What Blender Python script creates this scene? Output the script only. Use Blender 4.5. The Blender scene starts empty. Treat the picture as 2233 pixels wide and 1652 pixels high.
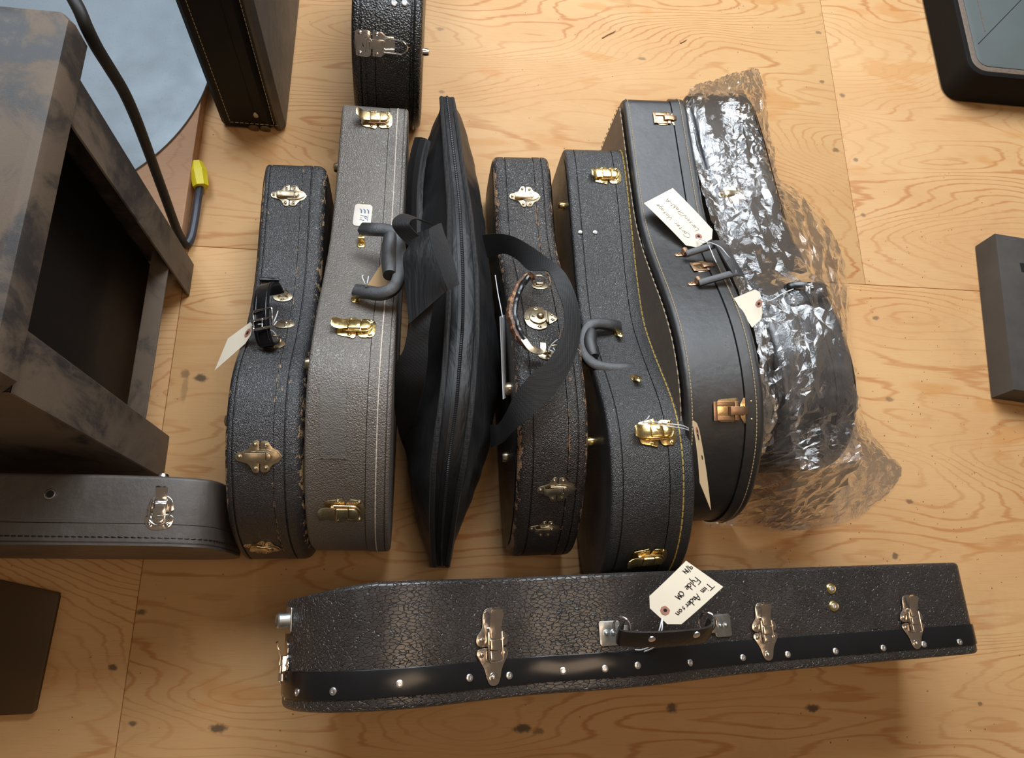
import bpy, math, random
from mathutils import Vector, Matrix, noise
random.seed(7)
# ------------------------------------------------------------------ camera
IW, IH, F = 2233.0, 1652.0, 1620.0          # image size and focal length in pixels
CAMH = 1.45
PX, PY = IW/2, IH/2
_Z = -Vector((-222, 516, F)).normalized()
_Y = Vector((-9, -5086, F)).normalized(); _Y = (_Y - _Z*_Y.dot(_Z)).normalized()
_X = _Y.cross(_Z)
if _X.x < 0: _X = -_X
cam_d = bpy.data.cameras.new('camera'); cam = bpy.data.objects.new('camera', cam_d)
bpy.context.scene.collection.objects.link(cam)
cam_d.sensor_width = 36; cam_d.lens = F/IW*36; cam_d.clip_start = .02
R_ = Matrix(((_X.x, -_X.y, -_X.z), (_Y.x, -_Y.y, -_Y.z), (_Z.x, -_Z.y, -_Z.z)))
cam.matrix_world = Matrix.Translation((0, 0, CAMH)) @ R_.to_4x4()
bpy.context.scene.camera = cam
# ------------------------------------------------------------------ world, lights, exposure
sc = bpy.context.scene
sc.view_settings.view_transform = 'Standard'; sc.view_settings.look = 'None'
sc.view_settings.gamma = 1; sc.view_settings.use_curve_mapping = False
sc.view_settings.exposure = 0.0
w = bpy.data.worlds.new('world'); sc.world = w; w.use_nodes = True
w.node_tree.nodes['Background'].inputs[0].default_value = (1.0, .80, .62, 1)
w.node_tree.nodes['Background'].inputs[1].default_value = .13
def area(name, loc, target, sx, sy, power, color):
    l = bpy.data.lights.new(name, 'AREA'); l.shape = 'RECTANGLE'; l.size = sx; l.size_y = sy
    l.energy = power; l.color = color
    o = bpy.data.objects.new(name, l); sc.collection.objects.link(o); o.location = loc
    o.rotation_euler = (Vector(target)-Vector(loc)).to_track_quat('-Z', 'Y').to_euler()
    return o
area('window_light', (-1.0, 2.25, 2.25), (.0, 1.1, 0), 1.2, 1.3, 47, (.80, .90, 1.0))
area('window_light', (.62, 2.15, 2.25), (.5, 1.05, 0), 1.5, 1.3, 77, (.86, .93, 1.0))
area('overhead_fill', (.7, -.1, 2.8), (.5, .3, 0), 1.2, .8, 12, (1.0, .72, .48))  # warm fill added overhead to lift the front, not a lamp of the room
# ------------------------------------------------------------------ helpers
C = sc.collection
def W(px, py, z=0.0):
    r = Vector((px-PX, py-PY, F)); d = Vector((r.dot(_X), r.dot(_Y), r.dot(_Z)))
    return Vector((0, 0, CAMH)) + d*((z-CAMH)/d.z)
def tag(o, label=None, cat=None, group=None, kind=None):
    if label: o['label'] = label
    if cat: o['category'] = cat
    if group: o['group'] = group
    if kind: o['kind'] = kind
    return o
def empty(name, loc=(0, 0, 0), rz=0, label=None, cat=None, group=None):
    o = bpy.data.objects.new(name, None); C.objects.link(o); o.location = loc
    o.rotation_euler = (0, 0, rz); o.empty_display_size = .05
    return tag(o, label, cat, group)
def catmull(pts, n=8, closed=False):
    pts = [Vector(p) for p in pts]; out = []; N = len(pts)
    rng = N if closed else N-1
    for i in range(rng):
        if closed: p0, p1, p2, p3 = pts[i-1], pts[i], pts[(i+1) % N], pts[(i+2) % N]
        else: p0, p1, p2, p3 = pts[max(i-1, 0)], pts[i], pts[i+1], pts[min(i+2, N-1)]
        for k in range(n):
            t = k/n
            out.append(.5*((2*p1)+(p2-p0)*t+(2*p0-5*p1+4*p2-p3)*t*t+(3*p1-p0-3*p2+p3)*t**3))
    if not closed: out.append(pts[-1].copy())
    return out
def chaikin(pts, it=2):
    for _ in range(it):
        o = []
        for i in range(len(pts)):
            a, b = Vector(pts[i]), Vector(pts[(i+1) % len(pts)])
            o += [a*.75+b*.25, a*.25+b*.75]
        pts = o
    return pts
def resample(pts, n):
    pts = [Vector(p) for p in pts]; N = len(pts)
    ds = [(pts[(i+1) % N]-pts[i]).length for i in range(N)]; L = sum(ds); out = []
    i = 0; acc = 0
    for k in range(n):
        t = k*L/n
        while acc+ds[i] < t and i < N-1: acc += ds[i]; i += 1
        out.append(pts[i].lerp(pts[(i+1) % N], min(1, (t-acc)/max(ds[i], 1e-9))))
    return out
def circ(r, n=16, cx=0, cy=0, ry=None, a0=0, a1=2*math.pi):
    full = abs(a1-a0-2*math.pi) < 1e-6
    return [(cx+r*math.cos(a0+(a1-a0)*k/(n if full else n-1)), cy+(ry or r)*math.sin(a0+(a1-a0)*k/(n if full else n-1))) for k in range(n)]
def rrc(w, h, r, n=5, cx=0, cy=0):
    o = []
    for sx, sy, a in ((1, 1, 0), (-1, 1, 90), (-1, -1, 180), (1, -1, 270)):
        for k in range(n+1): t = math.radians(a+90*k/n); o.append((cx+sx*(w/2-r)+r*math.cos(t), cy+sy*(h/2-r)+r*math.sin(t)))
    return o
class MB:
    """collects geometry, builds one mesh object"""
    def __init__(s): s.v = []; s.f = []; s.m = []; s.attr = None; s.M = Matrix(); s.mi = 0
    def add(s, vs, fs):
        b = len(s.v); s.v += [s.M @ Vector(p) for p in vs]
        s.f += [[i+b for i in f] for f in fs]; s.m += [s.mi]*len(fs); return s
    def box(s, c, d, bev=.0, rot=None):
        x, y, z = d[0]/2, d[1]/2, d[2]/2; b = min(bev, x*.9, y*.9)
        o = [(-x+b, -y), (x-b, -y), (x, -y+b), (x, y-b), (x-b, y), (-x+b, y), (-x, y-b), (-x, -y+b)] if b else [(-x, -y), (x, -y), (x, y), (-x, y)]
        M0 = s.M.copy(); s.M = s.M @ Matrix.Translation(c) @ (rot or Matrix())
        s.prism(o, -z, z, min(b, z*.9)); s.M = M0; return s
    def prism(s, o, z0, z1, bev=0.0, top=None):
        o = [Vector((p[0], p[1])) for p in o]; n = len(o)
        A = sum(o[i].x*o[(i+1) % n].y-o[(i+1) % n].x*o[i].y for i in range(n))
        if A < 0: o.reverse()
        nr = []
        for i in range(n):
            e1 = (o[i]-o[i-1]); e2 = (o[(i+1) % n]-o[i])
            a = Vector((e1.y, -e1.x)); b = Vector((e2.y, -e2.x))
            if a.length > 0: a.normalize()
            if b.length > 0: b.normalize()
            m = a+b; m = m.normalized() if m.length > 1e-6 else a
            m = m/max(.5, m.dot(a)); nr.append(m)
        rings = [(z0, -bev), (z0+bev, 0), (z1-bev, 0), (z1-bev*.3, -bev*.3), (z1, -bev)] if bev else [(z0, 0), (z1, 0)]
        vs = []; fs = []
        for z, off in rings: vs += [(o[i].x+nr[i].x*off, o[i].y+nr[i].y*off, z) for i in range(n)]
        for r in range(len(rings)-1):
            for i in range(n):
                j = (i+1) % n; fs.append([r*n+i, r*n+j, (r+1)*n+j, (r+1)*n+i])
        fs.append(list(range(n))[::-1]); fs.append([(len(rings)-1)*n+i for i in range(n)])
        return s.add(vs, fs)
    def tube(s, path, r, n=8, closed=False, flat=None, up=None, caps=True):
        P = [Vector(p) for p in path]; N = len(P); vs = []; fs = []
        prev = None
        for i in range(N):
            a = P[i-1] if (i > 0 or closed) else P[i]; b = P[(i+1) % N] if (i < N-1 or closed) else P[i]
            t = (b-a); t = t.normalized() if t.length > 1e-9 else Vector((0, 0, 1))
            if up is not None: u = (Vector(up)-t*Vector(up).dot(t))
            elif prev is None:
                g = Vector((0, 0, 1)) if abs(t.z) < .9 else Vector((1, 0, 0)); u = g-t*g.dot(t)
            else: u = prev-t*prev.dot(t)
            if u.length < 1e-6: u = t.orthogonal()
            u.normalize(); prev = u; w_ = t.cross(u)
            rr = r[i] if isinstance(r, (list, tuple)) else r
            rf = rr if flat is None else rr*flat
            for k in range(n):
                th = 2*math.pi*k/n; c_, s_ = math.cos(th), math.sin(th)
                if flat is not None:
                    c_ = math.copysign(abs(c_)**.5, c_); s_ = math.copysign(abs(s_)**.5, s_)
                vs.append(P[i]+w_*(rr*c_)+u*(rf*s_))
        for i in range(N if closed else N-1):
            for k in range(n):
                a = i*n+k; b = i*n+(k+1) % n; i2 = (i+1) % N
                fs.append([a, b, i2*n+(k+1) % n, i2*n+k])
        if not closed and caps: fs.append(list(range(n))[::-1]); fs.append([(N-1)*n+k for k in range(n)])
        return s.add(vs, fs)
    def dome(s, c, r, h, n=12, M=None):
        vs = []; fs = []; R = [(1, 0), (.95, .35), (.75, .7), (.4, .93)]
        M0 = s.M.copy(); s.M = s.M @ Matrix.Translation(c) @ (M or Matrix())
        for q, zz in R: vs += [(r*q*math.cos(2*math.pi*k/n), r*q*math.sin(2*math.pi*k/n), h*zz) for k in range(n)]
        vs.append((0, 0, h))
        for j in range(3):
            for k in range(n): fs.append([j*n+k, j*n+(k+1) % n, (j+1)*n+(k+1) % n, (j+1)*n+k])
        for k in range(n): fs.append([3*n+k, 3*n+(k+1) % n, 4*n])
        fs.append(list(range(n))[::-1])
        s.add(vs, fs); s.M = M0; return s
    def lathe(s, prof, n=20, M=None):
        M0 = s.M.copy(); s.M = s.M @ (M or Matrix()); vs = []; fs = []
        for r, z in prof: vs += [(r*math.cos(2*math.pi*k/n), r*math.sin(2*math.pi*k/n), z) for k in range(n)]
        for j in range(len(prof)-1):
            for k in range(n): fs.append([j*n+k, j*n+(k+1) % n, (j+1)*n+(k+1) % n, (j+1)*n+k])
        fs.append(list(range(n))[::-1]); fs.append([(len(prof)-1)*n+k for k in range(n)])
        s.add(vs, fs); s.M = M0; return s
    def strip(s, prof, th):
        """bent sheet: prof = [(x, z, halfwidth)], sheet thickness th"""
        N = len(prof); vs = []; fs = []
        for i, (x, z, h) in enumerate(prof):
            a = prof[max(i-1, 0)]; b = prof[min(i+1, N-1)]; t = Vector((b[0]-a[0], b[1]-a[1])).normalized(); nn = Vector((-t.y, t.x))*th
            b_ = h*.12
            vs += [(x, -h, z), (x, h, z), (x+nn.x*.7, h, z+nn.y*.7), (x+nn.x, h-b_, z+nn.y), (x+nn.x, -h+b_, z+nn.y), (x+nn.x*.7, -h, z+nn.y*.7)]
        for i in range(N-1):
            for k in range(6):
                fs.append([i*6+k, (i+1)*6+k, (i+1)*6+(k+1) % 6, i*6+(k+1) % 6])
        fs.append([0, 1, 2, 3, 4, 5]); fs.append([(N-1)*6+k for k in range(6)][::-1])
        return s.add(vs, fs)
    def ribbon(s, L, R, th=.0015):
        """flat band between two edge polylines"""
        L = [Vector(p) for p in L]; R = [Vector(p) for p in R]; N = len(L); K = 5; vs = []; fs = []
        for sgn in (1, -1):
            for i in range(N):
                t = (L[min(i+1, N-1)]-L[max(i-1, 0)])+(R[min(i+1, N-1)]-R[max(i-1, 0)])
                nn = t.cross(R[i]-L[i]); nn = nn.normalized() if nn.length > 1e-9 else Vector((0, 0, 1))
                for k in range(K): vs.append(L[i].lerp(R[i], k/(K-1))+nn*th*sgn*(.6 if k in (0, K-1) else 1))
        o = N*K
        for i in range(N-1):
            for k in range(K-1):
                a = i*K+k; fs.append([a, a+1, a+K+1, a+K]); fs.append([o+a, o+a+K, o+a+K+1, o+a+1])
            fs.append([i*K, i*K+K, o+i*K+K, o+i*K]); fs.append([i*K+K-1, o+i*K+K-1, o+i*K+2*K-1, i*K+2*K-1])
        for k in range(K-1):
            fs.append([k, o+k, o+k+1, k+1]); a = (N-1)*K+k; fs.append([a, a+1, o+a+1, o+a])
        return s.add(vs, fs)
    def build(s, name, mats, parent=None, smooth=35):
        me = bpy.data.meshes.new(name); me.from_pydata([tuple(p) for p in s.v], [], s.f)
        for m in (mats if isinstance(mats, (list, tuple)) else [mats]): me.materials.append(m)
        if max(s.m or [0]): me.polygons.foreach_set('material_index', s.m)
        me.shade_smooth()
        if smooth < 179: me.set_sharp_from_angle(angle=math.radians(smooth))
        if s.attr:
            a = me.attributes.new('wear', 'FLOAT', 'POINT'); a.data.foreach_set('value', s.attr)
        me.validate(); me.update()
        o = bpy.data.objects.new(name, me); C.objects.link(o)
        if parent: o.parent = parent
        return o
# ------------------------------------------------------------------ materials
class NT:
    def __init__(s, name):
        s.m = bpy.data.materials.new(name); s.m.use_nodes = True; s.t = s.m.node_tree; s.n = s.t.nodes
        s.p = s.n['Principled BSDF']; s.out = s.n['Material Output']
    def node(s, ty, ins={}, **kw):
        o = s.n.new(ty)
        for k, v in kw.items(): setattr(o, k, v)
        for k, v in ins.items():
            if isinstance(v, bpy.types.NodeSocket): s.t.links.new(v, o.inputs[k])
            else: o.inputs[k].default_value = v
        return o
    def math(s, op, a, b=0.0, c=0.0, clamp=False):
        return s.node('ShaderNodeMath', {0: a, 1: b, 2: c}, operation=op, use_clamp=clamp).outputs[0]
    def mix(s, f, a, b):
        o = s.n.new('ShaderNodeMix'); o.data_type = 'RGBA'
        for i, v in ((0, f), (6, a), (7, b)):
            if isinstance(v, bpy.types.NodeSocket): s.t.links.new(v, o.inputs[i])
            else: o.inputs[i].default_value = v if i == 0 else (*v[:3], 1)
        return o.outputs[2]
    def ramp(s, x, p0, p1):
        return s.node('ShaderNodeMapRange', {0: x, 1: p0, 2: p1, 3: 0.0, 4: 1.0}, interpolation_type='SMOOTHSTEP').outputs[0]
    def noise(s, vec, scale, detail=3, rough=.5, dist=0.0):
        return s.node('ShaderNodeTexNoise', {'Vector': vec, 'Scale': scale, 'Detail': detail, 'Roughness': rough, 'Distortion': dist}).outputs[0]
    def vor(s, vec, scale, feature='F1', out='Distance', rnd=1.0):
        return s.node('ShaderNodeTexVoronoi', {'Vector': vec, 'Scale': scale, 'Randomness': rnd}, feature=feature).outputs[out]
    def obj(s): return s.node('ShaderNodeTexCoord').outputs['Object']
    def map(s, vec, scale=(1, 1, 1), rot=(0, 0, 0), loc=(0, 0, 0)):
        return s.node('ShaderNodeMapping', {'Vector': vec, 'Scale': scale, 'Rotation': rot, 'Location': loc}).outputs[0]
    def bump(s, h, strength, dist=.001, normal=None):
        ins = {'Height': h, 'Strength': strength, 'Distance': dist}
        if normal: ins['Normal'] = normal
        return s.node('ShaderNodeBump', ins).outputs[0]
    def set(s, **kw):
        for k, v in kw.items():
            k = k.replace('_', ' ')
            i = s.p.inputs[k]
            if isinstance(v, bpy.types.NodeSocket): s.t.links.new(v, i)
            elif k == 'Base Color' or k.endswith('Tint'): i.default_value = (*v[:3], 1)
            else: i.default_value = v
        return s
def leather(name, col, col2, rough=.42, grain=900, bump=.5, kind='pebble', wear=None, wearcol=(.42, .27, .13), dusty=.25, spec=1.0):
    t = NT(name); o = t.obj()
    big = t.noise(o, 9, 4, .6); dust = t.ramp(t.noise(o, 4.2, 3, .55), .42, .72)
    c = t.mix(t.ramp(big, .3, .7), col, col2)
    c = t.mix(t.math('MULTIPLY', dust, dusty), c, tuple(x*1.7+.012 for x in col2))
    if kind == 'pebble': h = t.ramp(t.vor(t.node('ShaderNodeVectorMath', {0: o, 1: t.node('ShaderNodeVectorMath', {0: t.node('ShaderNodeTexNoise', {'Vector': o, 'Scale': grain*.35}).outputs[1], 'Scale': .0016}, operation='SCALE').outputs[0]}, operation='ADD').outputs[0], grain, 'SMOOTH_F1'), .75, .1)
    elif kind == 'bark':
        v = t.map(o, (1, .42, 1)); h = t.ramp(t.vor(t.node('ShaderNodeVectorMath', {0: v, 1: t.node('ShaderNodeVectorMath', {0: t.node('ShaderNodeTexNoise', {'Vector': o, 'Scale': grain*.5}).outputs[1], 'Scale': .004}, operation='SCALE').outputs[0]}, operation='ADD').outputs[0], grain, 'DISTANCE_TO_EDGE'), .0, .09)
    else: h = t.noise(o, grain, 5, .65)
    nr = t.bump(h, bump, .0012)
    nr = t.bump(t.noise(o, 55, 3, .5), .22, .004, nr)
    fl = t.ramp(t.vor(o, 210, 'F1'), .055, .02)
    c = t.mix(t.math('MULTIPLY', fl, .5), c, (.35, .28, .2))
    rg = t.math('ADD', rough, t.math('MULTIPLY', t.math('SUBTRACT', t.noise(o, 23, 4, .6), .5), .35))
    if wear is not None:
        a = t.node('ShaderNodeAttribute', attribute_name='wear').outputs['Fac']
        n2 = t.noise(t.map(o, (1.6, .8, .8)), 85, 6, .75)
        n3 = t.noise(o, 11, 2, .5)
        f = t.math('ADD', t.math('ADD', n2, t.math('MULTIPLY', a, .30)), t.math('MULTIPLY', n3, .34))
        f = t.ramp(f, wear, wear+.035)
        c = t.mix(f, c, wearcol); rg = t.math('MAXIMUM', rg, t.math('MULTIPLY', f, .8))
    t.set(Base_Color=c, Roughness=rg, Normal=nr, Specular_IOR_Level=spec)
    return t.m
def plain(name, col, rough=.5, metal=0.0, var=.15, scale=30, bump=.1, spec=.5, coat=0.0):
    t = NT(name); o = t.obj(); n = t.noise(o, scale, 4, .6)
    c = t.mix(n, tuple(x*(1-var) for x in col), tuple(min(1, x*(1+var)) for x in col))
    t.set(Base_Color=c, Metallic=metal, Roughness=t.math('ADD', rough, t.math('MULTIPLY', t.math('SUBTRACT', n, .5), .2)), Specular_IOR_Level=spec, Coat_Weight=coat)
    if bump: t.set(Normal=t.bump(t.noise(o, scale*6, 3), bump, .001))
    return t.m
def metal(name, col, rough, tarn=None, amt=.5, scale=60):
    t = NT(name); o = t.obj(); n = t.ramp(t.noise(o, scale, 5, .65), .4, .7)
    c = t.mix(t.math('MULTIPLY', n, amt), col, tarn or tuple(x*.6 for x in col))
    t.set(Base_Color=c, Metallic=1.0, Roughness=t.math('ADD', rough, t.math('MULTIPLY', n, .18)), Normal=t.bump(t.noise(o, 260, 2), .08, .001))
    return t.m
def fabric(name, col, rough=.75, weave=1500, wdir=(1, 1, 1), bump=.5, sheen=.3, wrinkle=.5, ws=14):
    t = NT(name); o = t.obj(); n = t.noise(o, 7, 3)
    c = t.mix(n, tuple(x*.75 for x in col), tuple(x*1.3 for x in col))
    h = t.vor(t.map(o, wdir), weave, 'F1', rnd=.15)
    nr = t.bump(h, bump, .0008); nr = t.bump(t.noise(t.map(o, (1.6, .55, 1)), ws, 4, .6, .6), wrinkle, .02, nr)
    t.set(Base_Color=c, Roughness=rough, Normal=nr, Sheen_Weight=sheen, Sheen_Roughness=.4)
    return t.m
M = {}
M['black_old'] = leather('worn black leatherette', (.014, .014, .017), (.026, .024, .025), .36, 820, .6, 'pebble', wear=.985, dusty=.12)
M['black_older'] = leather('cracked black leatherette', (.016, .013, .012), (.032, .026, .022), .38, 680, .8, 'pebble', wear=.965, dusty=.12, wearcol=(.36, .20, .10))
M['black_fine'] = leather('fine grained black vinyl', (.019, .019, .021), (.032, .029, .028), .38, 850, .65, dusty=.12)
M['black_smooth'] = leather('smooth black vinyl', (.015, .015, .016), (.026, .024, .023), .34, 1500, .4, 'noise', dusty=.22)
M['grey_vinyl'] = leather('grey brown vinyl', (.125, .107, .090), (.17, .148, .126), .45, 560, .7, dusty=.2)
M['dusty_vinyl'] = leather('dusty brown black vinyl', (.060, .050, .042), (.085, .072, .062), .42, 1300, .35, 'noise', dusty=.3)
M['tolex'] = leather('bark grained black vinyl', (.019, .016, .0145), (.034, .027, .023), .36, 250, .9, 'bark', dusty=.18)
M['top_leather'] = leather('pebbled black vinyl', (.010, .010, .011), (.016, .015, .015), .32, 360, 1.0, dusty=.1)
M['piping'] = plain('black piping', (.012, .012, .013), .3, bump=.3, scale=80)
M['side_brown'] = leather('brown textured side', (.13, .095, .07), (.17, .125, .09), .6, 700, .4, 'noise')
M['groove'] = plain('dark gap', (.004, .004, .004), .8)
M['brass_old'] = metal('aged brass', (.60, .50, .34), .30, (.28, .21, .13), .7)
M['brass'] = metal('polished brass', (.88, .68, .30), .18, (.60, .42, .15), .5)
M['brass_warm'] = metal('tarnished brass', (.72, .55, .30), .24, (.36, .22, .10), .7)
M['copper'] = metal('coppered steel', (.55, .35, .22), .38, (.33, .20, .12), .6)
M['chrome'] = metal('chrome', (.86, .82, .78), .10, (.62, .54, .46), .5)
M['chrome_warm'] = metal('nickel', (.82, .74, .66), .14, (.55, .44, .34), .6)
M['steel'] = metal('galvanised steel', (.62, .64, .63), .32, (.42, .42, .40), .6, 40)
M['rivet'] = metal('aluminium rivet', (.85, .85, .86), .28, (.6, .6, .6), .4)
M['black_plastic'] = plain('black plastic strip', (.010, .010, .011), .22, var=.3, scale=12, bump=.03)
M['handle_black'] = leather('moulded black handle', (.022, .023, .025), (.034, .034, .036), .40, 700, .5, 'noise')
M['strap_leather'] = plain('glossy black strap leather', (.010, .010, .011), .22, bump=.25, scale=40)
M['old_leather'] = leather('dry brown leather', (.07, .025, .010), (.17, .07, .025), .6, 180, 1.0, 'noise', wear=1.02, wearcol=(.5, .25, .1))
M['nylon'] = fabric('black nylon cloth', (.006, .0062, .0072), .46, 1800, bump=.2, sheen=.03, wrinkle=.28, ws=12)
M['webbing'] = fabric('black webbing', (.011, .011, .012), .6, 330, (1, 2.0, 1), bump=.55, sheen=.04, wrinkle=.02)
M['velcro'] = fabric('velcro', (.010, .010, .011), .95, 900, bump=1.0, sheen=.3, wrinkle=.1)
M['cord'] = fabric('twill piping', (.013, .012, .012), .6, 260, (1, 2.6, 1), bump=1.0, sheen=.1, wrinkle=.05)
M['thread_yellow'] = plain('yellow thread', (.62, .42, .10), .6)
M['thread_cream'] = plain('cream thread', (.70, .62, .52), .6)
M['thread_tan'] = plain('tan thread', (.52, .40, .24), .6)
M['thread_black'] = plain('black thread', (.01, .01, .01), .5)
M['tag'] = plain('manila paper', (.86, .78, .62), .75, var=.04, scale=9, bump=.05)
M['tag_brown'] = plain('kraft paper', (.55, .36, .19), .8, var=.08, scale=12)
M['tag_shaded'] = plain('shaded manila paper', (.72, .54, .32), .8, var=.05)  # manila with shade put into its colour, for the tag hanging in shade
M['paper'] = plain('white paper', (.85, .85, .87), .7, var=.02)
M['eyelet'] = plain('paper washer', (.42, .20, .14), .8)
M['string'] = plain('white string', (.78, .78, .80), .8, scale=300)
M['ink'] = plain('black ink', (.02, .02, .03), .6, bump=0)
M['pencil'] = plain('grey ink', (.28, .26, .26), .6, bump=0)
M['ink_blue'] = plain('blue print', (.08, .16, .30), .5, bump=0)
M['decal'] = plain('cream plastic label', (.78, .72, .64), .35, var=.06, bump=0)
M['blue_tape'] = plain('blue tape', (.01, .07, .25), .6)
M['yellow'] = plain('yellow plug plastic', (.80, .68, .02), .4, var=.12)
M['rubber'] = plain('black rubber', (.012, .011, .010), .55, scale=60)
M['cable_grey'] = plain('grey cable sheath', (.045, .05, .07), .4)
M['green_paint'] = plain('grey green paint', (.10, .118, .114), .55, scale=8, var=.12)
M['block'] = plain('dull grey steel', (.060, .052, .045), .65, var=.45, scale=14, bump=.3)
M['dark_wall'] = plain('dark dusty plastic', (.007, .0055, .0045), .75, var=.35, scale=18, spec=.2)
M['rim'] = plain('worn rim', (.16, .12, .09), .5, var=.4, scale=120)
M['box_dark'] = plain('dark brown board', (.070, .034, .006), .5, var=.3, scale=7)
M['ply_core'] = plain('board core', (.10, .055, .02), .8, var=.4, scale=150)
def dusty_steel():
    t = NT('dusty painted steel'); o = t.obj()
    a = t.ramp(t.noise(t.map(o, (1, 1, .6)), 7, 6, .65, .8), .38, .56); b = t.ramp(t.noise(o, 40, 5, .7), .5, .75); g = t.noise(o, 700, 2)
    c = t.mix(a, (.030, .028, .028), (.15, .108, .074)); c = t.mix(t.math('MULTIPLY', b, .4), c, (.18, .13, .09)); c = t.mix(t.math('MULTIPLY', g, .2), c, (.02, .02, .02))
    t.set(Base_Color=c, Roughness=t.math('ADD', .55, t.math('MULTIPLY', a, .15)), Normal=t.bump(g, .2, .001)); return t.m
M['bench'] = dusty_steel()
def disc_steel():
    t = NT('speckled sheet steel'); o = t.obj(); s_ = t.ramp(t.noise(o, 240, 4, .8), .56, .68); b = t.noise(o, 12, 4)
    c = t.mix(t.math('MULTIPLY', s_, .5), (.20, .235, .26), (.09, .10, .11))
    t.set(Base_Color=c, Metallic=.35, Roughness=t.math('ADD', .36, t.math('MULTIPLY', b, .22)), Normal=t.bump(t.noise(o, 9, 2), .12, .01)); return t.m
M['disc'] = disc_steel()
def wood(name, pale, line, rust, dark, sx=1.0, stains=(), tint=1.0, rnd=True):
    """peeled veneer: contour lines of a field stretched along the sheet"""
    t = NT(name); g = t.node('ShaderNodeNewGeometry').outputs['Position']
    if rnd:
        r = t.node('ShaderNodeObjectInfo').outputs['Random']
        off = t.node('ShaderNodeCombineXYZ', {0: t.math('MULTIPLY', r, 37.0), 1: t.math('MULTIPLY', r, 19.0), 2: 0.0}).outputs[0]
        v = t.node('ShaderNodeVectorMath', {0: g, 1: off}, operation='ADD').outputs[0]
    else: v = g
    big = t.noise(t.map(v, (.62*sx, 2.1*sx, 1)), 1.5, 2, .42, .25)
    med = t.noise(t.map(v, (1.3*sx, 13*sx, 1)), 2.0, 4, .55)
    yy = t.node('ShaderNodeSeparateXYZ', {0: v}).outputs[1]
    fld = t.math('ADD', t.math('ADD', t.math('MULTIPLY', big, 44.0), t.math('MULTIPLY', yy, 9.0)), t.math('MULTIPLY', med, 2.0))
    fr = t.math('PINGPONG', fld, .5)                 # 0..0.5
    ln = t.ramp(fr, .17, .02)
    fade = t.ramp(t.noise(t.map(v, (1.1, 2.6, 1)), 2.2, 3, .5), .40, .66)
    ln = t.math('MULTIPLY', ln, t.math('ADD', .25, t.math('MULTIPLY', fade, .75)))
    fib = t.noise(t.map(v, (6, 170, 1)), 3.0, 4, .7)
    blot = t.noise(t.map(v, (1.5, 3, 1)), 1.9, 4, .6)
    c = t.mix(t.ramp(blot, .35, .7), pale, tuple(a*.78+b*.22 for a, b in zip(pale, line)))
    c = t.mix(t.math('MULTIPLY', ln, .72), c, line)
    pat = t.ramp(t.noise(t.map(v, (2.5, 7, 1)), 1.7, 3, .5), .60, .68)
    c = t.mix(t.math('MULTIPLY', pat, .45), c, rust)
    c = t.mix(t.math('MULTIPLY', t.ramp(fib, .5, .8), .35), c, dark)
    grime = t.ramp(t.noise(v, 3.4, 6, .7), .55, .8)
    c = t.mix(t.math('MULTIPLY', grime, .22), c, (.16, .11, .08))
    dots = t.ramp(t.vor(v, 38, 'F1'), .075, .045)
    dsel = t.ramp(t.noise(v, 3.1, 2), .5, .62)
    c = t.mix(t.math('MULTIPLY', t.math('MULTIPLY', dots, dsel), .75), c, (.07, .035, .02))
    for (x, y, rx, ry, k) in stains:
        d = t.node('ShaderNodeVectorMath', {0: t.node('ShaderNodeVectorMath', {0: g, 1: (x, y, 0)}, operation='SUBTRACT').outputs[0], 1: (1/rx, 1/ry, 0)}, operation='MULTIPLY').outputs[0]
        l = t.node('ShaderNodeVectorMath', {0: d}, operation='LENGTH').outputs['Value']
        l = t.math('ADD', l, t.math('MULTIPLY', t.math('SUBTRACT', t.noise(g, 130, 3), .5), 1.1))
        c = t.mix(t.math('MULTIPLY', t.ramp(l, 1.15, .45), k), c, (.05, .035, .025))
    h = t.math('ADD', t.math('MULTIPLY', ln, .5), fib)
    t.set(Base_Color=c, Roughness=t.math('ADD', .46, t.math('MULTIPLY', blot, .25)), Normal=t.bump(h, .12, .001), Specular_IOR_Level=.35)
    return t.m
def U2(px, py): p = W(px, py, 0); return p.x, p.y
ST = []
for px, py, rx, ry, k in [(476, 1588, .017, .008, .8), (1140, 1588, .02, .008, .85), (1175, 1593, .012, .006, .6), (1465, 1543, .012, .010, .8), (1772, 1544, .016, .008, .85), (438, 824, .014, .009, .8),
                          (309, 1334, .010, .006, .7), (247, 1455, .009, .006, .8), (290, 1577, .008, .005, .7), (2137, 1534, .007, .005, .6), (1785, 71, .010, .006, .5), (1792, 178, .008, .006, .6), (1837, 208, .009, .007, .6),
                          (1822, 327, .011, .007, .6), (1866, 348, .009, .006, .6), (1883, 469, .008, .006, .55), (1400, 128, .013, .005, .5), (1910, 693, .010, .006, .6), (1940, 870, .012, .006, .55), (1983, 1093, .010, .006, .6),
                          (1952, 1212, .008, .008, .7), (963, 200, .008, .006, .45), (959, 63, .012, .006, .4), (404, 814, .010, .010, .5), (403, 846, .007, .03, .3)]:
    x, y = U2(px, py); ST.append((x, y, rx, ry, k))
M['floor'] = wood('sanded plywood', (.69, .415, .185), (.47, .175, .045), (.58, .25, .06), (.28, .14, .06), stains=ST)
M['board'] = wood('plywood board', (.52, .30, .17), (.40, .19, .09), (.42, .2, .09), (.2, .1, .05), rnd=False)
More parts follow.
